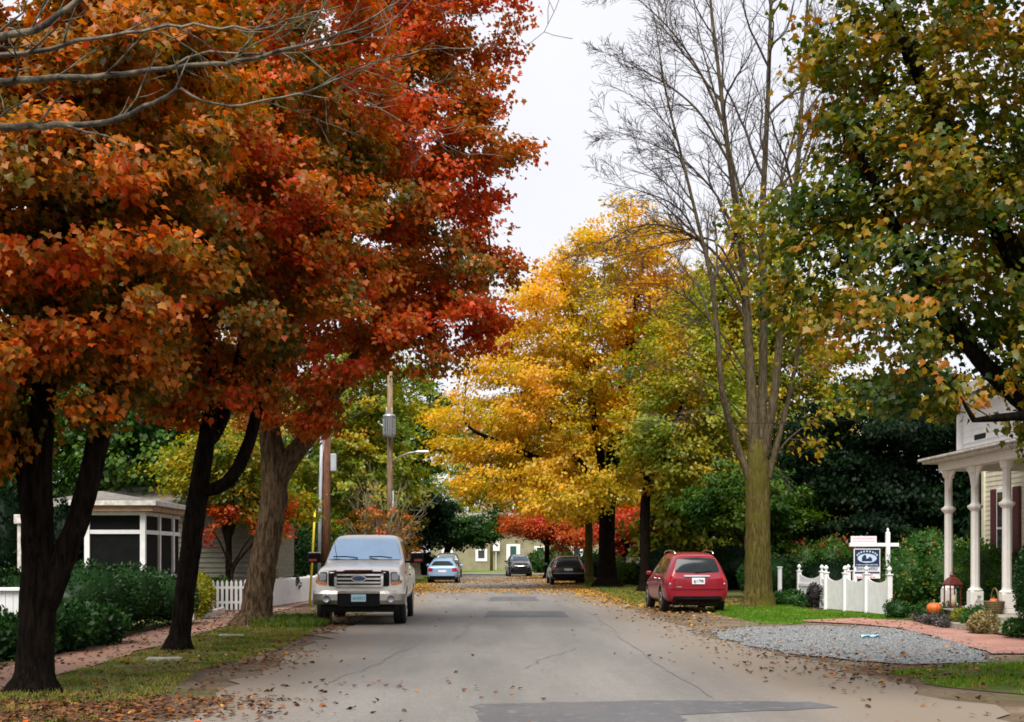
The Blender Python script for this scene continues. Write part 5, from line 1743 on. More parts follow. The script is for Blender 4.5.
shrub('shrub', 'mid green bush between the two dark street trunks', (6.6, 71, 0), [((0, 0, .7), (.6, .7, .8)), ((.8, .5, .6), (.6, .6, .7))], M['leaf_green'], 2600, .12, (.75, .2, .15, .6), seed=113)
shrub('hedge', 'long dark hedge closing the garden behind the red car', (11, 64, 0), [((0, 0, 1), (1.8, 3, 1.2)), ((2.4, 0, 1), (2, 3, 1.3)), ((-2, 6, .9), (1.6, 4, 1.1)), ((5, 0, 1), (2, 3, 1.3)), ((8, 0, 1), (2, 3, 1.4))], M['leaf_ever'], 9000, .15, (.55, .2, .15, .8), cat='hedge', seed=114)
shrub('hedge', 'long dark hedge closing the gardens on the left beyond the fence', (-9, 74, 0), [((0, 0, 1), (2, 3, 1.5)), ((-3, 1, 1), (2.4, 3, 1.5)), ((-7, 2, 1), (3, 3, 1.7)), ((-12, 2, 1), (3, 3, 1.7)), ((-17, 2, 1), (3, 3, 1.7)), ((1.8, 8, .9), (1.6, 4, 1.2))], M['leaf_ever'], 11000, .16, (.6, .2, .15, .8), cat='hedge', seed=115)
shrub('hedge', 'dark shrubbery hiding the lawn beyond the yew at the left of the street end', (-7.5, 109, 0), [((0, 0, 1.2), (2.6, 1.8, 1.6)), ((-4, 0, 1.2), (2.6, 1.8, 1.8)), ((2.4, 1, .8), (1.6, 1.2, 1.0))], M['leaf_ever'], 6500, .2, (.6, .2, .15, .8), cat='hedge', seed=116)

# ------------------------------------------------------------------ vehicles
def paint(name, c, metal=.3, rough=.28):
    m, nt, out = new_mat(name)
    p = nd(nt, 'ShaderNodeBsdfPrincipled')
    p.inputs['Base Color'].default_value = c4(c)
    p.inputs['Metallic'].default_value = metal
    p.inputs['Roughness'].default_value = rough
    p.inputs['Coat Weight'].default_value = .45
    p.inputs['Coat Roughness'].default_value = .04
    v = coords(nt)
    col = mixc(nt, step(nt, noise(nt, v, 2.5, 5), .4, .75), c, tuple(x * .9 + .002 for x in c))
    nt.links.new(col, p.inputs['Base Color'])
    r = nd(nt, 'ShaderNodeMapRange')
    r.inputs['To Min'].default_value = rough * .8
    r.inputs['To Max'].default_value = rough * 1.5
    nt.links.new(noise(nt, v, 5, 4), r.inputs['Value'])
    nt.links.new(r.outputs[0], p.inputs['Roughness'])
    nt.links.new(p.outputs[0], out.inputs[0])
    return m


M['paint_silver'] = paint('champagne_silver_paint', (.80, .77, .72), .12, .3)
M['paint_red'] = paint('crimson_paint', (.24, .002, .014), .1, .26)
M['paint_blue'] = paint('pale_blue_paint', (.26, .40, .60), .25, .3)
M['paint_black'] = paint('black_paint', (.008, .009, .010), .1, .2)
M['paint_green_black'] = paint('dark_green_paint', (.010, .018, .015), .1, .2)
M['glass_sky'] = surf('windscreen_sky_tint', (.36, .50, .66), (.32, .45, .60), 1.5, .07, metal=.85)  # bright sky reflection put into the glass as a pale blue metallic colour
M['glass_dark'] = surf('tinted_glass', (.02, .026, .028), (.014, .018, .02), 1.5, .10, metal=.0, spec=.22)
M['glass_side'] = surf('side_glass', (.02, .025, .025), (.015, .018, .018), 2, .05, spec=.8)
M['lamp_clear'] = surf('headlamp_lens', (.16, .165, .165), (.06, .065, .065), 9, .08, metal=.5)
M['lamp_amber'] = surf('amber_lens', (.75, .22, .03), (.6, .16, .02), 10, .15)
M['lamp_red'] = surf('red_lens', (.38, .012, .018), (.28, .008, .012), 12, .12)
M['lamp_white'] = surf('reverse_lens', (.62, .58, .56), (.5, .45, .45), 12, .15)
M['plate_blue'] = surf('pale_blue_plate', (.34, .56, .64), (.30, .50, .58), 5, .4)
M['plate_white'] = surf('white_plate', (.75, .75, .76), (.68, .68, .70), 5, .4)
M['plate_ink'] = surf('plate_ink', (.05, .055, .07), (.04, .045, .05), 5, .5)
M['emblem_blue'] = surf('emblem_blue', (.04, .07, .16), (.03, .06, .14), 5, .25)
M['under'] = surf('underbody', (.010, .010, .010), (.018, .016, .015), 4, .9)


def section(zb, zs, zt, w, wt, tuck=.8):
    return [(0, zb), (w * .55, zb), (w * tuck, zb + .005), (w * .965, zb + .10), (w, zb + (zs - zb) * .5), (w * .985, zs - .03),
            (w * .95 if wt < w * .93 else wt * 1.0, zs + .02), (w * .95 + (wt - w * .95) * .45 if wt < w * .93 else wt * .97, zs + (zt - zs) * .5), (wt * 1.0 if wt < w * .93 else wt * .9, zs + (zt - zs) * .86), (wt * .86, zt - .012), (wt * .45, zt), (0, zt)]


def car_body(name, stations, mat, parent, wheels, rw, sub=2):
    """stations: (y, zb, zs, zt, w, wt) from nose to tail"""
    V, F = [], []
    K = None
    for (y, zb, zs, zt, w, wt) in stations:
        hp = section(zb, zs, zt, w, wt)
        ring = [(x, y, z) for x, z in hp] + [(-x, y, z) for x, z in hp[-2:0:-1]]
        K = len(ring)
        V += ring
    n = len(stations)
    for i in range(n - 1):
        for k in range(K):
            k2 = (k + 1) % K
            F.append((i * K + k, (i + 1) * K + k, (i + 1) * K + k2, i * K + k2))
    me = bpy.data.meshes.new(name)
    bm = bmesh.new()
    vs = [bm.verts.new(v) for v in V]
    for f in F: bm.faces.new([vs[i] for i in f])
    # caps as grids of quads between the two flanks
    for base, flip in ((0, False), ((n - 1) * K, True)):
        h = K // 2
        for k in range(h):
            a, b = base + k, base + k + 1
            c, d = base + (K - k - 1) % K, base + (K - k) % K
            ids = [a, b, c, d]
            q = []
            for i in ids:
                if vs[i] not in q: q.append(vs[i])
            if len(q) >= 3:
                try: bm.faces.new(q)
                except ValueError: pass
    bmesh.ops.recalc_face_normals(bm, faces=bm.faces)
    bm.to_mesh(me)
    bm.free()
    o = link(name, me, [mat, M['under']])
    s = o.modifiers.new('s', 'SUBSURF')
    s.levels = s.render_levels = sub
    cut = MB()
    for (y, hw) in wheels:
        for sg in (-1, 1):
            xs = sorted((sg * (hw + .25), sg * (hw - .30)))
            pts = [(y + (rw + .055) * math.cos(a), rw + .01 + (rw + .055) * math.sin(a)) for a in np.linspace(0, 2 * math.pi, 32, endpoint=False)]
            cut.prism(pts, 'x', xs[0], xs[1])
    co = cut.build('cutter', M['under'])
    b = o.modifiers.new('b', 'BOOLEAN')
    b.operation = 'DIFFERENCE'
    b.solver = 'EXACT'
    b.object = co
    try: b.material_mode = 'TRANSFER'
    except Exception: pass
    bpy.context.view_layer.update()
    dg = bpy.context.evaluated_depsgraph_get()
    me2 = bpy.data.meshes.new_from_object(o.evaluated_get(dg), depsgraph=dg)
    bpy.data.objects.remove(o)
    bpy.data.objects.remove(co)
    me2.name = name
    nb = link(name, me2, None, parent)
    me2.polygons.foreach_set('use_smooth', np.ones(len(me2.polygons), dtype=bool))
    try: me2.set_sharp_from_angle(angle=R(40))
    except Exception: pass
    bm = bmesh.new()
    bm.from_mesh(me2)
    tree_ = BVHTree.FromBMesh(bm)
    bm.free()
    return nb, tree_


DIRS = {'front': Vector((0, -1, 0)), 'rear': Vector((0, 1, 0)), 'left': Vector((1, 0, 0)), 'right': Vector((-1, 0, 0)), 'top': Vector((0, 0, -1))}


def decal(name, tree_, poly, side, mat, parent, out=.006, inn=.012, cell=.09, loc=None):
    """a panel laid onto the body: outline in (x,z) for front/rear, (y,z) for the flanks, (x,y) for the top"""
    d = DIRS[side]
    bm = bmesh.new()
    def p3(a, b):
        if side in ('front', 'rear'): return Vector((a, 0, b))
        if side in ('left', 'right'): return Vector((0, a, b))
        return Vector((a, b, 0))
    f = bm.faces.new([bm.verts.new(p3(a, b)) for a, b in poly])
    A = np.array(poly)
    lo, hi = A.min(0), A.max(0)
    e1, e2 = p3(1, 0), p3(0, 1)
    for e, l, h_ in ((e1, lo[0], hi[0]), (e2, lo[1], hi[1])):
        n = int((h_ - l) / cell)
        for k in range(1, n + 1):
            c = l + (h_ - l) * k / (n + 1)
            bmesh.ops.bisect_plane(bm, geom=bm.verts[:] + bm.edges[:] + bm.faces[:], plane_co=e * c, plane_no=e, dist=1e-5)
    for v in bm.verts:
        o = v.co - d * 8
        hit = tree_.ray_cast(o, d)
        if hit[0] is None:
            hit = tree_.find_nearest(v.co + (tree_.find_nearest(v.co)[0] - v.co).project(d))
        # keep the drawn outline, take only the depth from the body
        v.co = v.co + d * (hit[0] - v.co).dot(d) + d * inn
    fs = bm.faces[:]
    r = bmesh.ops.extrude_face_region(bm, geom=fs)
    for g in r['geom']:
        if isinstance(g, bmesh.types.BMVert): g.co -= d * (out + inn)
    bmesh.ops.delete(bm, geom=[x for x in fs if x.is_valid], context='FACES_ONLY')
    bmesh.ops.recalc_face_normals(bm, faces=bm.faces)
    me = bpy.data.meshes.new(name)
    bm.to_mesh(me)
    bm.free()
    o = link(name, me, mat, parent, True)
    try: me.set_sharp_from_angle(angle=R(45))
    except Exception: pass
    return o


def flip(poly):
    return [(-a, b) for a, b in poly][::-1]


def wheel_set(root, wheels, rw, tw, rim_style, rimmat=None):
    first = None
    for (y, hw) in wheels:
        for sg in (-1, 1):
            if first is None:
                mb = MB()
                Mx = Matrix.Rotation(R(90), 4, 'Y')
                prof = [(rw * .62, -tw / 2), (rw * .90, -tw / 2), (rw * .97, -tw * .42), (rw, -tw * .30), (rw, -tw * .04), (rw * .985, -tw * .035), (rw * .985, tw * .035), (rw, tw * .04), (rw, tw * .30), (rw * .97, tw * .42), (rw * .90, tw / 2), (rw * .62, tw / 2)]
                mb.lathe(prof, 36, M=Mx)
                w = mb.build('wheel', M['rubber'], root)
                mb = MB()
                for s in (-1, 1):
                    z = s * (tw / 2 + .004)
                    mb.lathe([(rw * .64, z - s * .04), (rw * .66, z), (rw * .60, z + s * .006), (rw * .58, z - s * .03)][::s], 36, M=Mx)
                    mb.lathe([(rw * .57, z - s * .05), (rw * .20, z - s * .045), (rw * .05, z - s * .04)][::s], 24, M=Mx, mi=1)
                    for k in range(rim_style):
                        a = 2 * math.pi * k / rim_style
                        Rm = Matrix.Rotation(a, 4, 'X')
                        q = MB(); q.box(min(z - s * .035, z - s * .004), max(z - s * .035, z - s * .004), -.035, .035, rw * .05, rw * .6, .006)
                        mb.add([Rm @ Vector(v) for v in q.v], q.f)
                    mb.lathe([(rw * .17, z - s * .03), (rw * .15, z + s * .004), (rw * .02, z + s * .006)][::s], 20, M=Mx)
                mb.build('rim', [rimmat or M['chrome'], M['under']], w)
                first = w
                o = w
            else:
                o = copy_tree(first, root)
            o.location = (sg * (hw - tw / 2), y, rw)


# --------------------------------------------------------- the silver pickup
X0, Y0 = -2.86, 33.85
t = thing('pickup_truck', 'champagne silver pickup truck parked facing us at the left kerb', 'pickup truck', (X0, Y0, 0), R(180.6))
t.scale = (1.02, 1.0, 1.02)
WH = [(1.92, .98), (-1.75, .98)]
body, bv = car_body('body', [
    (2.93, .56, 1.00, 1.13, .90, .80), (2.90, .50, 1.02, 1.20, .955, .86), (2.80, .47, 1.04, 1.255, .985, .88), (2.5, .46, 1.06, 1.30, 1.0, .88), (1.9, .45, 1.08, 1.345, 1.005, .88), (1.45, .45, 1.09, 1.385, 1.0, .88), (1.30, .45, 1.10, 1.40, 1.0, .90),
    (1.18, .45, 1.12, 1.46, 1.0, .89), (.62, .45, 1.14, 1.90, 1.0, .80), (.42, .45, 1.15, 1.995, 1.0, .785), (.1, .45, 1.16, 2.025, 1.0, .79), (-.9, .45, 1.16, 2.025, 1.0, .79), (-1.15, .45, 1.16, 1.99, 1.0, .79), (-1.28, .45, 1.16, 1.42, 1.0, .86), (-1.34, .45, 1.18, 1.33, 1.0, .93), (-1.42, .45, 1.2, 1.31, 1.0, .94),
    (-2.7, .5, 1.2, 1.31, 1.0, .94), (-2.85, .52, 1.2, 1.30, .995, .93), (-2.9, .58, 1.18, 1.26, .97, .9)], M['paint_silver'], t, WH, .40)
ws = decal('windshield', bv, rpoly([(-.845, 1.44), (.845, 1.44), (.70, 1.93), (-.70, 1.93)], .06), 'front', M['glass_sky'], t, .03, .03, .06)
mb = MB()
for x0, x1 in ((-.62, -.10), (.16, .72)):
    mb.tube([(x0, 1.24, 1.475), ((x0 + x1) / 2, 1.25, 1.505), (x1, 1.205, 1.50)], .013, 6)
mb.build('wiper', M['black'], t)
for sd_ in ('left', 'right'):
    decal('side_window', bv, rpoly([(1.0, 1.22), (.98, 1.32), (.5, 1.84), (.12, 1.87), (.10, 1.22)], .05), sd_, M['glass_side'], t)
    decal('side_window', bv, rpoly([(.02, 1.22), (.02, 1.87), (-.95, 1.86), (-1.05, 1.22)], .06), sd_, M['glass_side'], t)
    decal('side_moulding', bv, rrect(-1.1, 1.35, .72, .80, .01), sd_, M['paint_silver'], t, .015)
    decal('door_handle', bv, rrect(.12, .30, 1.06, 1.10, .02), sd_, M['black'], t, .025)
# grille with three chrome bars
g = decal('grille', bv, rrect(-.66, .66, .86, 1.20, .05), 'front', M['black'], t, .012)
decal('chrome_surround', bv, rrect(-.52, .52, .845, .89, .015), 'front', M['chrome'], g, .045)
decal('chrome_surround', bv, rrect(-.52, .52, 1.165, 1.215, .015), 'front', M['chrome'], g, .045)
for x0, x1 in ((-.53, -.475), (.475, .53)):
    decal('chrome_surround', bv, rrect(x0, x1, .88, 1.175, .01), 'front', M['chrome'], g, .043)
for z in (.925, 1.005, 1.09):
    decal('grille_bar', bv, rrect(-.47, .47, z, z + .038, .012), 'front', M['chrome'], g, .04)
em = decal('emblem', bv, ellipse(0, 1.03, .165, .072), 'front', M['chrome'], g, .06)
decal('emblem_field', bv, ellipse(0, 1.03, .14, .055), 'front', M['emblem_blue'], em, .068)
for s in (1, -1):
    f = (lambda p: p) if s > 0 else flip
    hl = decal('headlight', bv, f(rpoly([(.69, .90), (.93, .93), (.955, 1.17), (.68, 1.17)], .03)), 'front', M['lamp_clear'], t, .014)
    decal('reflector', bv, f(rpoly([(.72, 1.0), (.85, 1.0), (.86, 1.14), (.71, 1.14)], .03)), 'front', M['steel'], hl, .02)
    decal('turn_signal', bv, f(rpoly([(.70, .89), (.90, .92), (.90, .97), (.70, .95)], .01)), 'front', M['lamp_amber'], hl, .02)
    decal('side_marker', bv, f(rpoly([(.875, .98), (.93, .98), (.945, 1.15), (.885, 1.15)], .01)), 'front', M['lamp_amber'], hl, .02)
# bumper, built as a bowed chrome beam with a black centre
mb = MB()
n = 20
prof = [(.02, .46), (.085, .475), (.105, .56), (.10, .70), (.06, .765), (-.05, .765), (-.05, .46)]
for half in ((-1.0, -.46), (.46, 1.0)):
    V, F = [], []
    for i in range(n + 1):
        x = half[0] + (half[1] - half[0]) * i / n
        yb = 2.93 - .16 * abs(x) ** 3.5
        V += [(x, yb + a, b) for a, b in prof]
    k = len(prof)
    for i in range(n):
        for j in range(k):
            F.append((i * k + j, i * k + (j + 1) % k, (i + 1) * k + (j + 1) % k, (i + 1) * k + j))
    F += [tuple(range(k)), tuple(range(n * k, n * k + k))]
    mb.add(V, F, False)
mb.box(-.458, .458, 2.88, 3.02, .70, .764, .012)
M['bumper_chrome'] = surf('dulled_chrome', (.42, .40, .36), (.34, .32, .29), 4, .25, metal=.9)
bp = mb.build('bumper', M['bumper_chrome'], t)
mb = MB(); mb.box(-.458, .458, 2.86, 3.0, .42, .699, .015); mb.box(-.80, .80, 2.7, 2.86, .30, .455, .02)
mb.build('bumper_insert', M['black'], t)
for s in (-1, 1):
    mb = MB()
    Mx = Matrix.Translation(Vector((s * .70, 3.02, .595))) @ Matrix.Rotation(R(-90), 4, 'X')
    mb.lathe([(.085, -.06), (.085, .012), (.07, .016), (.062, -.01), (.02, -.014)], 20, M=Mx)
    fl = mb.build('fog_light', M['steel'], bp)
mb = MB(); mb.box(-.16, .16, 3.02, 3.035, .53, .69, .006)
pl = mb.build('license_plate', M['plate_blue'], t)
mb = MB()
text_mb(mb, '18 MT17', .075, Matrix.Translation(Vector((0, 3.037, .575))) @ Matrix.Rotation(R(180), 4, 'Z') @ Matrix.Rotation(R(90), 4, 'X'), .002, width=.26)
mb.build('plate_number', M['plate_ink'], pl)
for s in (-1, 1):
    mb = MB()
    mb.box(s * 1.0 - .1, s * 1.0 + .1, .92, 1.0, 1.36, 1.41, .015)
    mb.box(s * 1.18 - .15, s * 1.18 + .15, .88, 1.02, 1.36, 1.58, .035)
    mr = mb.build('mirror', M['black'], t)
    mb = MB(); mb.box(s * 1.21 - .09, s * 1.21 + .09, 1.021, 1.028, 1.39, 1.45, .003)
    mb.build('mirror_signal', M['lamp_red'], mr)
    mb = MB(); mb.box(s * 1.18 - .13, s * 1.18 + .13, .90, .99, 1.575, 1.605, .012)
    mb.build('mirror_cap', M['chrome'], mr)
mb = MB(); mb.box(-.75, .75, -2.7, 2.6, .40, .48); mb.box(-.9, .9, 1.8, 2.04, .34, .42, .03); mb.box(-.9, .9, -1.85, -1.6, .34, .46, .03); mb.tube([(.62, 2.4, .45), (.62, -2.6, .45)], .06, 8); mb.tube([(-.62, 2.4, .45), (-.62, -2.6, .45)], .06, 8)
mb.build('chassis', M['under'], t)
mb = MB(); mb.tube([(.62, 1.25, 1.38), (.68, 1.18, 1.7), (.72, 1.1, 2.1)], [.008, .006, .004], 5)
mb.build('antenna', M['black'], t)
wheel_set(t, WH, .40, .27, 6)

# ------------------------------------------------------ the red retro wagon
X0, Y0 = 5.62, 40.0
t = thing('retro_wagon', 'crimson high roofed retro wagon parked at the right kerb, seen from behind', 'car', (X0, Y0, 0), R(1.5))
WH = [(1.33, .865), (-1.30, .865)]
body, bv = car_body('body', [
    (2.20, .36, .66, .74, .60, .5), (2.12, .27, .68, .88, .76, .62), (1.9, .24, .74, .98, .83, .68), (1.5, .23, .80, 1.05, .865, .70), (1.1, .23, .84, 1.09, .875, .72), (.95, .23, .86, 1.12, .875, .74), (.80, .23, .90, 1.22, .875, .72),
    (.40, .23, .93, 1.50, .872, .62), (.1, .23, .95, 1.61, .872, .60), (-.4, .23, .96, 1.66, .872, .60), (-1.0, .23, .97, 1.655, .878, .595), (-1.5, .24, .97, 1.63, .885, .585), (-1.85, .26, .95, 1.585, .88, .57), (-2.0, .28, .93, 1.50, .865, .56), (-2.12, .30, .90, 1.22, .845, .62), (-2.18, .33, .86, 1.00, .82, .68), (-2.21, .36, .82, .92, .78, .66)], M['paint_red'], t, WH, .335)
decal('rear_window', bv, rpoly([(-.62, 1.10), (-.52, 1.47), (0, 1.515), (.52, 1.47), (.62, 1.10), (0, 1.085)], .07), 'rear', M['glass_dark'], t, .006, .01, .07)
mb = MB(); mb.tube([(-.05, -2.17, 1.09), (.22, -2.16, 1.115), (.40, -2.14, 1.14)], .012, 6)
mb.build('wiper', M['black'], t)
decal('chrome_handle', bv, rrect(-.36, .34, .985, 1.03, .02), 'rear', M['chrome'], t, .035)
pr = decal('plate_recess', bv, rrect(-.30, .32, .74, .97, .03), 'rear', M['paint_red'], t, .006)
pl = decal('license_plate', bv, rrect(-.145, .20, .785, .955, .015), 'rear', M['plate_white'], t, .028)
mb = MB()
hit = bv.ray_cast(Vector((0.03, -8, .87)), Vector((0, 1, 0)))[0]
text_mb(mb, '6J1798', .11, Matrix.Translation(Vector((.03, hit.y - .034, .835))) @ Matrix.Rotation(R(90), 4, 'X'), .004, width=.27)
mb.build('plate_number', M['plate_ink'], pl)
for s in (1, -1):
    f = (lambda p: p) if s > 0 else flip
    tl = decal('tail_light', bv, f(ellipse(.715, .94, .062, .085)), 'rear', M['lamp_red'], t, .014)
    decal('reverse_lamp', bv, f(ellipse(.735, .80, .020, .024)), 'rear', M['lamp_white'], tl, .016)
    decal('reflector', bv, f(rrect(.56, .76, .605, .635, .01)), 'rear', M['lamp_white'] if 0 else M['lamp_red'], t, .01)
decal('bumper', bv, rpoly([(-.80, .40), (.80, .40), (.80, .64), (.60, .665), (-.60, .665), (-.80, .64)], .05), 'rear', M['paint_red'], t, .035, .02)
decal('bumper_valance', bv, rrect(-.66, .66, .30, .46, .03), 'rear', M['black'], t, .045)
decal('badge', bv, rrect(-.56, -.42, .70, .725, .008), 'rear', M['chrome'], t, .008)
for sd_ in ('left', 'right'):
    decal('side_window', bv, rpoly([(.62, 1.08), (.30, 1.40), (.0, 1.49), (-.22, 1.51), (-.24, 1.06)], .05), sd_, M['glass_side'], t)
    decal('side_window', bv, rpoly([(-.34, 1.06), (-.32, 1.51), (-.95, 1.51), (-1.0, 1.06)], .05), sd_, M['glass_side'], t)
    decal('side_window', bv, rpoly([(-1.10, 1.07), (-1.06, 1.50), (-1.6, 1.45), (-1.75, 1.30), (-1.78, 1.10)], .06), sd_, M['glass_dark'], t)
    for yy in (-.29, -1.05):
        pass
    for yy in (-.05, -.85):
        decal('door_handle', bv, rrect(yy - .18, yy, .90, .935, .015), sd_, M['chrome'], t, .03)
    decal('sill', bv, rrect(-.9, .9, .255, .31, .01), sd_, M['black'], t, .012)
for s in (-1, 1):
    mb = MB()
    mb.tube([(s * .545, .05, 1.60), (s * .535, -.05, 1.675), (s * .53, -.6, 1.70), (s * .525, -1.3, 1.685), (s * .52, -1.62, 1.655), (s * .52, -1.72, 1.595)], .018, 8)
    mb.build('roof_rail', M['chrome'], t)
    mb = MB()
    mb.box(s * .91 - .07, s * .91 + .07, .55, .66, 1.0, 1.11, .03)
    mb.build('mirror', M['paint_red'], t)
decal('bumper_step', bv, rrect(-.74, .74, .655, .685, .01), 'rear', M['paint_red'], t, .06, .02)
mb = MB(); mb.box(-.6, .6, -1.95, 1.9, .20, .30); mb.lathe([(.09, -.25), (.1, -.2), (.1, .2), (.09, .25)], 12, (.35, -1.9, .27), M=Matrix.Rotation(R(90), 4, 'Y'))
mb.tube([(-.45, -1.8, .24), (-.45, -2.16, .25)], .03, 8)
mb.build('chassis', M['under'], t)
wheel_set(t, WH, .335, .21, 5)

# ----------------------------------------------------- pale blue small wagon
t = thing('hatchback_car', 'pale metallic blue car parked on the left beyond the pickup', 'car', (-2.42, 79.2, 0), R(-1.0))
WH = [(1.32, .85), (-1.25, .85)]
body, bv = car_body('body', [
    (2.15, .36, .60, .68, .6, .5), (2.05, .26, .62, .76, .78, .62), (1.6, .23, .70, .88, .84, .68), (1.1, .22, .78, .95, .86, .70), (.95, .22, .80, .99, .86, .70), (.3, .22, .84, 1.32, .86, .58), (.0, .22, .85, 1.41, .86, .56), (-.7, .22, .88, 1.44, .86, .56), (-1.35, .22, .89, 1.40, .86, .54),
    (-1.75, .24, .90, 1.28, .85, .54), (-2.02, .27, .88, 1.02, .84, .64), (-2.12, .30, .84, .93, .82, .68), (-2.17, .36, .78, .86, .78, .64)], M['paint_blue'], t, WH, .315)
decal('rear_window', bv, rpoly([(-.62, .985), (-.50, 1.31), (.50, 1.31), (.62, .985)], .06), 'rear', M['glass_dark'], t)
for s in (1, -1):
    f = (lambda p: p) if s > 0 else flip
    decal('tail_light', bv, f(rrect(.53, .80, .66, .86, .05)), 'rear', M['lamp_red'], t, .012)
decal('license_plate', bv, rrect(-.22, .22, .62, .74, .01), 'rear', M['plate_white'], t, .015)
decal('bumper', bv, rrect(-.80, .80, .34, .58, .06), 'rear', M['paint_blue'], t, .03)
decal('bumper_valance', bv, rrect(-.70, .70, .28, .42, .03), 'rear', M['black'], t, .045)
for sd_ in ('left', 'right'):
    decal('side_window', bv, rpoly([(.55, .93), (.1, 1.30), (-.35, 1.34), (-.35, .95)], .05), sd_, M['glass_side'], t)
    decal('side_window', bv, rpoly([(-.43, .95), (-.43, 1.34), (-1.25, 1.30), (-1.6, 1.10), (-1.5, .97)], .05), sd_, M['glass_side'], t)
for s in (-1, 1):
    mb = MB(); mb.box(s * .95 - .09, s * .95 + .09, .45, .55, .92, 1.04, .03)
    mb.build('mirror', M['paint_blue'], t)
mb = MB(); mb.box(-.6, .6, -1.9, 1.9, .19, .29)
mb.build('chassis', M['under'], t)
wheel_set(t, WH, .315, .2, 5)

# ---------------------------------------------- black wagon with tall tail lamps
t = thing('station_wagon', 'black wagon with tall red tail lamps parked under the golden maple', 'car', (4.18, 75.0, 0), R(1.2))
WH = [(1.40, .90), (-1.36, .90)]
body, bv = car_body('body', [
    (2.36, .40, .68, .76, .66, .5), (2.25, .30, .70, .84, .82, .66), (1.8, .27, .78, .94, .89, .72), (1.1, .26, .86, 1.01, .91, .74), (.95, .26, .88, 1.05, .91, .74), (.3, .26, .92, 1.42, .91, .62), (.0, .26, .93, 1.50, .91, .61), (-.8, .26, .95, 1.53, .91, .61), (-1.6, .27, .95, 1.52, .905, .61),
    (-2.0, .28, .94, 1.46, .90, .61), (-2.22, .31, .92, 1.16, .88, .68), (-2.30, .34, .88, .98, .86, .72), (-2.36, .40, .82, .90, .82, .68)], M['paint_green_black'], t, WH, .34)
decal('rear_window', bv, rpoly([(-.60, 1.02), (-.53, 1.42), (.53, 1.42), (.60, 1.02)], .05), 'rear', M['glass_dark'], t)
for s in (1, -1):
    f = (lambda p: p) if s > 0 else flip
    decal('tail_light', bv, f(rpoly([(.66, .80), (.86, .80), (.80, 1.08), (.645, 1.46), (.58, 1.46), (.655, 1.05)], .03)), 'rear', M['lamp_red'], t, .014)
decal('license_plate', bv, rrect(-.22, .22, .76, .87, .01), 'rear', M['plate_white'], t, .012)
decal('bumper', bv, rrect(-.84, .84, .38, .64, .05), 'rear', M['black'], t, .04)
decal('bumper_trim', bv, rrect(-.80, .80, .60, .64, .01), 'rear', M['steel'], t, .05)
for sd_ in ('left', 'right'):
    decal('side_window', bv, rpoly([(.55, 1.0), (.1, 1.38), (-.4, 1.42), (-.4, 1.0)], .05), sd_, M['glass_side'], t)
    decal('side_window', bv, rpoly([(-.48, 1.0), (-.48, 1.42), (-1.9, 1.40), (-2.0, 1.05)], .05), sd_, M['glass_side'], t)
for s in (-1, 1):
    mb = MB(); mb.tube([(s * .60, .2, 1.47), (s * .58, .0, 1.55), (s * .57, -1.6, 1.56), (s * .58, -1.9, 1.48)], .02, 8)
    mb.build('roof_rail', M['steel'], t)
    mb = MB(); mb.box(s * 1.0 - .1, s * 1.0 + .1, .5, .6, 1.0, 1.14, .03)
    mb.build('mirror', M['paint_green_black'], t)
mb = MB(); mb.box(-.65, .65, -2.1, 2.1, .22, .32)
mb.build('chassis', M['under'], t)
wheel_set(t, WH, .34, .22, 5)

# --------------------------------------------------- black rounded compact car
t = thing('compact_car', 'black compact car with a rounded nose facing us far down the right side', 'car', (2.30, 102, 0), R(183))
WH = [(1.32, .85), (-1.25, .85)]
body, bv = car_body('body', [
    (2.12, .34, .64, .74, .50, .42), (2.02, .26, .70, .92, .70, .52), (1.75, .24, .78, 1.04, .82, .56), (1.3, .23, .86, 1.10, .87, .60), (1.0, .23, .90, 1.14, .87, .66), (.85, .23, .92, 1.20, .87, .68), (.35, .23, .94, 1.54, .87, .60), (.1, .23, .95, 1.62, .87, .59), (-.9, .23, .96, 1.63, .87, .58), (-1.5, .24, .96, 1.56, .87, .57),
    (-1.9, .28, .94, 1.3, .86, .6), (-2.1, .33, .86, 1.0, .80, .62)], M['paint_black'], t, WH, .33)
decal('windshield', bv, rpoly([(-.66, 1.22), (.66, 1.22), (.54, 1.53), (-.54, 1.53)], .06), 'front', M['glass_sky'], t)
decal('grille', bv, rpoly([(-.26, .50), (.26, .50), (.18, .98), (-.18, .98)], .04), 'front', M['black'], t, .01)
for z in (.58, .68, .78, .88):
    decal('grille_bar', bv, rrect(-.2, .2, z, z + .02, .005), 'front', M['chrome'], t, .016)
for s in (1, -1):
    f = (lambda p: p) if s > 0 else flip
    decal('headlight', bv, f(ellipse(.55, .80, .10, .12)), 'front', M['lamp_clear'], t, .02)
    mb = MB(); mb.box(s * .97 - .1, s * .97 + .1, .6, .7, 1.05, 1.19, .03)
    mb.build('mirror', M['paint_black'], t)
decal('bumper', bv, rrect(-.72, .72, .36, .50, .05), 'front', M['black'], t, .05)
for sd_ in ('left', 'right'):
    decal('side_window', bv, rpoly([(.55, 1.06), (.25, 1.40), (-.3, 1.50), (-.3, 1.06)], .05), sd_, M['glass_side'], t)
    decal('side_window', bv, rpoly([(-.38, 1.06), (-.38, 1.50), (-1.3, 1.45), (-1.5, 1.08)], .05), sd_, M['glass_side'], t)
mb = MB(); mb.box(-.6, .6, -1.9, 1.8, .20, .30)
mb.build('chassis', M['under'], t)
wheel_set(t, WH, .33, .2, 5)

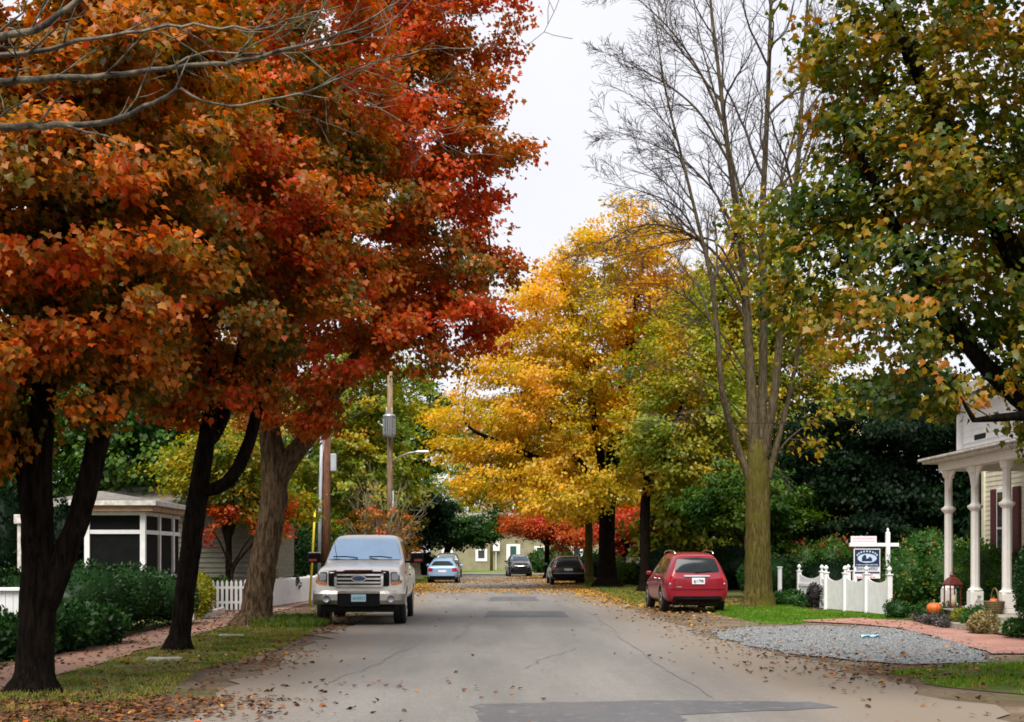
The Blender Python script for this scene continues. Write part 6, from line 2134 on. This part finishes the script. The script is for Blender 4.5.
# ----------------------------------------------- dark pickup past the blue car
t = thing('pickup_truck', 'dark pickup truck half hidden behind the pale blue car', 'pickup truck', (-2.72, 96.5, 0), R(-1))
WH = [(1.75, .92), (-1.55, .92)]
body, bv = car_body('body', [
    (2.62, .55, .90, 1.0, .84, .72), (2.5, .46, .92, 1.06, .91, .78), (1.6, .42, .98, 1.12, .93, .80), (1.2, .42, 1.0, 1.18, .93, .80), (.6, .42, 1.04, 1.64, .93, .66), (.3, .42, 1.05, 1.72, .93, .65), (-.3, .42, 1.05, 1.72, .93, .65), (-.5, .42, 1.05, 1.66, .93, .65), (-.62, .42, 1.06, 1.20, .93, .84), (-.72, .42, 1.06, 1.14, .93, .86), (-2.5, .46, 1.06, 1.14, .93, .86), (-2.62, .52, 1.02, 1.10, .91, .82)], M['paint_green_black'], t, WH, .37)
decal('rear_window', bv, rrect(-.55, .55, 1.26, 1.60, .05), 'rear', M['glass_dark'], t)
for s in (1, -1):
    f = (lambda p: p) if s > 0 else flip
    decal('tail_light', bv, f(rrect(.76, .90, .72, 1.02, .02)), 'rear', M['lamp_red'], t, .014)
mb = MB(); mb.box(-.9, .9, -2.78, -2.64, .48, .64, .02)
mb.build('bumper', M['chrome'], t)
decal('license_plate', bv, rrect(-.16, .16, .70, .80, .01), 'rear', M['plate_white'], t, .012)
mb = MB(); mb.box(-.6, .6, -2.4, 2.3, .36, .44)
mb.build('chassis', M['under'], t)
wheel_set(t, WH, .37, .24, 5)
# white van glimpsed between the dark trunks
t = thing('delivery_van', 'white van glimpsed between the two dark street trunks', 'van', (9.0, 88, 0), R(176))
WH = [(1.7, .98), (-1.6, .98)]
body, bv = car_body('body', [
    (2.6, .45, .80, .95, .80, .7), (2.5, .38, .85, 1.10, .93, .78), (1.9, .36, .95, 1.30, .98, .82), (1.7, .36, 1.0, 1.40, .98, .82), (1.1, .36, 1.1, 2.05, .98, .80), (.8, .36, 1.12, 2.20, .98, .80), (-2.3, .36, 1.12, 2.22, .98, .80), (-2.5, .42, 1.10, 2.1, .96, .78)], M['white_paint'], t, WH, .36)
decal('windshield', bv, rpoly([(-.78, 1.42), (.78, 1.42), (.70, 1.98), (-.70, 1.98)], .06), 'front', M['glass_sky'], t)
decal('grille', bv, rrect(-.5, .5, .62, .86, .04), 'front', M['black'], t, .012)
for s in (1, -1):
    f = (lambda p: p) if s > 0 else flip
    decal('headlight', bv, f(rrect(.56, .84, .72, .92, .03)), 'front', M['lamp_clear'], t, .014)
    mb = MB(); mb.box(s * 1.1 - .1, s * 1.1 + .1, 1.3, 1.4, 1.35, 1.65, .03)
    mb.build('mirror', M['black'], t)
mb = MB(); mb.box(-.95, .95, 2.5, 2.68, .38, .58, .03)
mb.build('bumper', M['black'], t)
mb = MB(); mb.box(-.65, .65, -2.3, 2.3, .30, .40)
mb.build('chassis', M['under'], t)
wheel_set(t, WH, .36, .22, 5)

# -------------------------------------------------------------- porch things
def pumpkin(x, y, z, r, lab, ribs=11):
    t = thing('pumpkin', lab, 'pumpkin', (x, y, z), random.uniform(0, 6), 'pumpkins by the porch')
    V, F, nu, nv = [], [], ribs * 6, 14
    for j in range(nv + 1):
        ph = -math.pi / 2 + math.pi * j / nv
        for i in range(nu):
            a = 2 * math.pi * i / nu
            k = 1 - .10 * (1 - abs(math.sin(a * ribs / 2))) ** 2
            rr = r * math.cos(ph) * k
            V.append((rr * math.cos(a), rr * math.sin(a), r * .82 + r * .82 * math.sin(ph) - .16 * r * math.exp(-((math.cos(ph) / .35) ** 2)) * math.copysign(1, ph)))
    for j in range(nv):
        for i in range(nu):
            i2 = (i + 1) % nu
            F.append((j * nu + i, j * nu + i2, (j + 1) * nu + i2, (j + 1) * nu + i))
    mb = MB(); mb.add(V, F, True)
    mb.build('flesh', M['pumpkin'], t)
    mb = MB(); mb.tube([(0, 0, r * 1.42), (0, 0, r * 1.62), (r * .06, 0, r * 1.80), (r * .18, 0, r * 1.93)], [r * .15, r * .10, r * .085, r * .10], 7)
    mb.build('stalk', M['stem'], t)


pumpkin(10.22, 32.0, .22, .17, 'large orange pumpkin on a stone block beside the first column')
mb = MB(); mb.box(-.2, .2, -.2, .2, 0, .218, .02)
o = tag(mb.build('stone_block', M['stone']), 'low stone block under the large pumpkin', 'block')
o.location = (10.22, 32.0, .0)
pumpkin(9.95, 28.45, .158, .125, 'small orange pumpkin on the porch step below the statue', 9)

# lantern with a candle
t = thing('lantern', 'red metal lantern with a cream candle standing on the porch', 'lantern', (10.74, 32.3, .346), .2)
mb = MB()
for sx in (-1, 1):
    for sy in (-1, 1):
        mb.box(sx * .13 - .012, sx * .13 + .012, sy * .13 - .012, sy * .13 + .012, .03, .52)
mb.box(-.16, .16, -.16, .16, 0, .03, .005)
mb.box(-.155, .155, -.155, .155, .52, .54, .004)
mb.build('frame', M['rust_metal'], t)
mb = MB(); mb.lathe([(.24, .541), (.235, .56), (.14, .68), (.07, .72), (.07, .76), (.03, .77)], 4, rot0=math.pi / 4, smooth=False); mb.tube([(-.05, 0, .765), (-.05, 0, .82), (0, 0, .85), (.05, 0, .82), (.05, 0, .765)], .008, 6)
mb.build('roof', M['rust_metal'], t)
mb = MB(); mb.lathe([(.075, .031), (.075, .30), (.06, .305), (.01, .295)], 16)
mb.build('candle', M['wax'], t)

# seated stone cherub
t = thing('garden_statue', 'weathered stone seated child statue beside the wicker basket', 'statue', (10.42, 29.62, .346), R(-60))
t.scale = (.62, .62, .62)
mb = MB(); mb.box(-.14, .14, -.14, .14, 0, .10, .02)
mb.build('plinth', M['stone'], t)
me = bpy.data.meshes.new('figure')
jv = [((0, .02, .20), .085), ((0, .02, .32), .075), ((0, .01, .43), .08), ((0, 0, .49), .04), ((0, -.01, .56), .075), ((0, -.012, .63), .06),
      ((.07, -.05, .19), .055), ((.085, -.19, .21), .042), ((.08, -.20, .08), .032), ((.08, -.25, .06), .026), ((-.07, -.05, .19), .055), ((-.085, -.19, .21), .042), ((-.08, -.20, .08), .032), ((-.08, -.25, .06), .026),
      ((.10, 0, .44), .035), ((.14, -.03, .33), .030), ((.09, -.13, .27), .024), ((-.10, 0, .44), .035), ((-.14, -.03, .33), .030), ((-.09, -.13, .27), .024)]
je = [(0, 1), (1, 2), (2, 3), (3, 4), (4, 5), (0, 6), (6, 7), (7, 8), (8, 9), (0, 10), (10, 11), (11, 12), (12, 13), (2, 14), (14, 15), (15, 16), (2, 17), (17, 18), (18, 19)]
me.from_pydata([j[0] for j in jv], je, [])
fo = link('figure', me, M['stone'], t)
sm = fo.modifiers.new('k', 'SKIN')
sk = me.skin_vertices[0].data
for i, j in enumerate(jv): sk[i].radius = (j[1], j[1])
sk[0].use_root = True
ss = fo.modifiers.new('s', 'SUBSURF')
ss.levels = ss.render_levels = 2
bpy.context.view_layer.update()
dg = bpy.context.evaluated_depsgraph_get()
me2 = bpy.data.meshes.new_from_object(fo.evaluated_get(dg), depsgraph=dg)
fo.modifiers.clear()
fo.data = me2
fo.name = 'figure'
if not me2.materials: me2.materials.append(M['stone'])
me2.polygons.foreach_set('use_smooth', np.ones(len(me2.polygons), dtype=bool))

# basket with a hoop handle, two pumpkins inside
bx = (10.60, 29.10)
t = thing('wicker_basket', 'wicker basket with a tall hoop handle holding small pumpkins', 'basket', (bx[0] - .06, bx[1], .346))
t.scale = (.72, .72, .78)
mb = MB(); mb.lathe([(.20, 0), (.24, .10), (.28, .26), (.30, .34), (.275, .345), (.25, .25), (.22, .12), (.05, .10)], 28)
for k in range(6):
    a = [(.245 + .055 * k / 6 + .006) * math.cos(q) for q in np.linspace(0, 2 * math.pi, 25)]
    b = [(.245 + .055 * k / 6 + .006) * math.sin(q) for q in np.linspace(0, 2 * math.pi, 25)]
    mb.tube([(a[i], b[i], .10 + .045 * k) for i in range(25)], .012, 5, False)
mb.build('bowl', M['wicker'], t)
mb = MB(); mb.tube([(.02, .29 * math.cos(q), .34 + .34 * math.sin(q)) for q in np.linspace(0, math.pi, 20)], .022, 8)
mb.build('handle', M['wicker'], t)
pumpkin(bx[0] - .10, bx[1] - .075, .346 + .19, .085, 'small pumpkin in the wicker basket, nearer one', 9)
pumpkin(bx[0] - .03, bx[1] + .085, .346 + .185, .088, 'small pumpkin in the wicker basket, farther one', 9)
# scrap of light blue litter on the gravel
gx_, gy_ = G(870, 639)
bm = bmesh.new()
bmesh.ops.create_grid(bm, x_segments=6, y_segments=4, size=.5)
for v in bm.verts:
    v.co = Vector((v.co.x * .34, v.co.y * .16, .05 + .018 * math.sin(v.co.x * 11 + v.co.y * 5) + .012 * math.cos(v.co.y * 14)))
r = bmesh.ops.extrude_face_region(bm, geom=bm.faces[:])
for g in r['geom']:
    if isinstance(g, bmesh.types.BMVert): g.co.z += .006
me = bpy.data.meshes.new('litter_scrap')
bm.to_mesh(me); bm.free()
M['scrap_blue'] = surf('light_blue_paper', (.30, .55, .70), (.26, .5, .66), 6, .6)
o = tag(link('litter_scrap', me, M['scrap_blue']), 'crumpled scrap of light blue paper on the gravel', 'litter')
o.location = (gx_, gy_, 0)
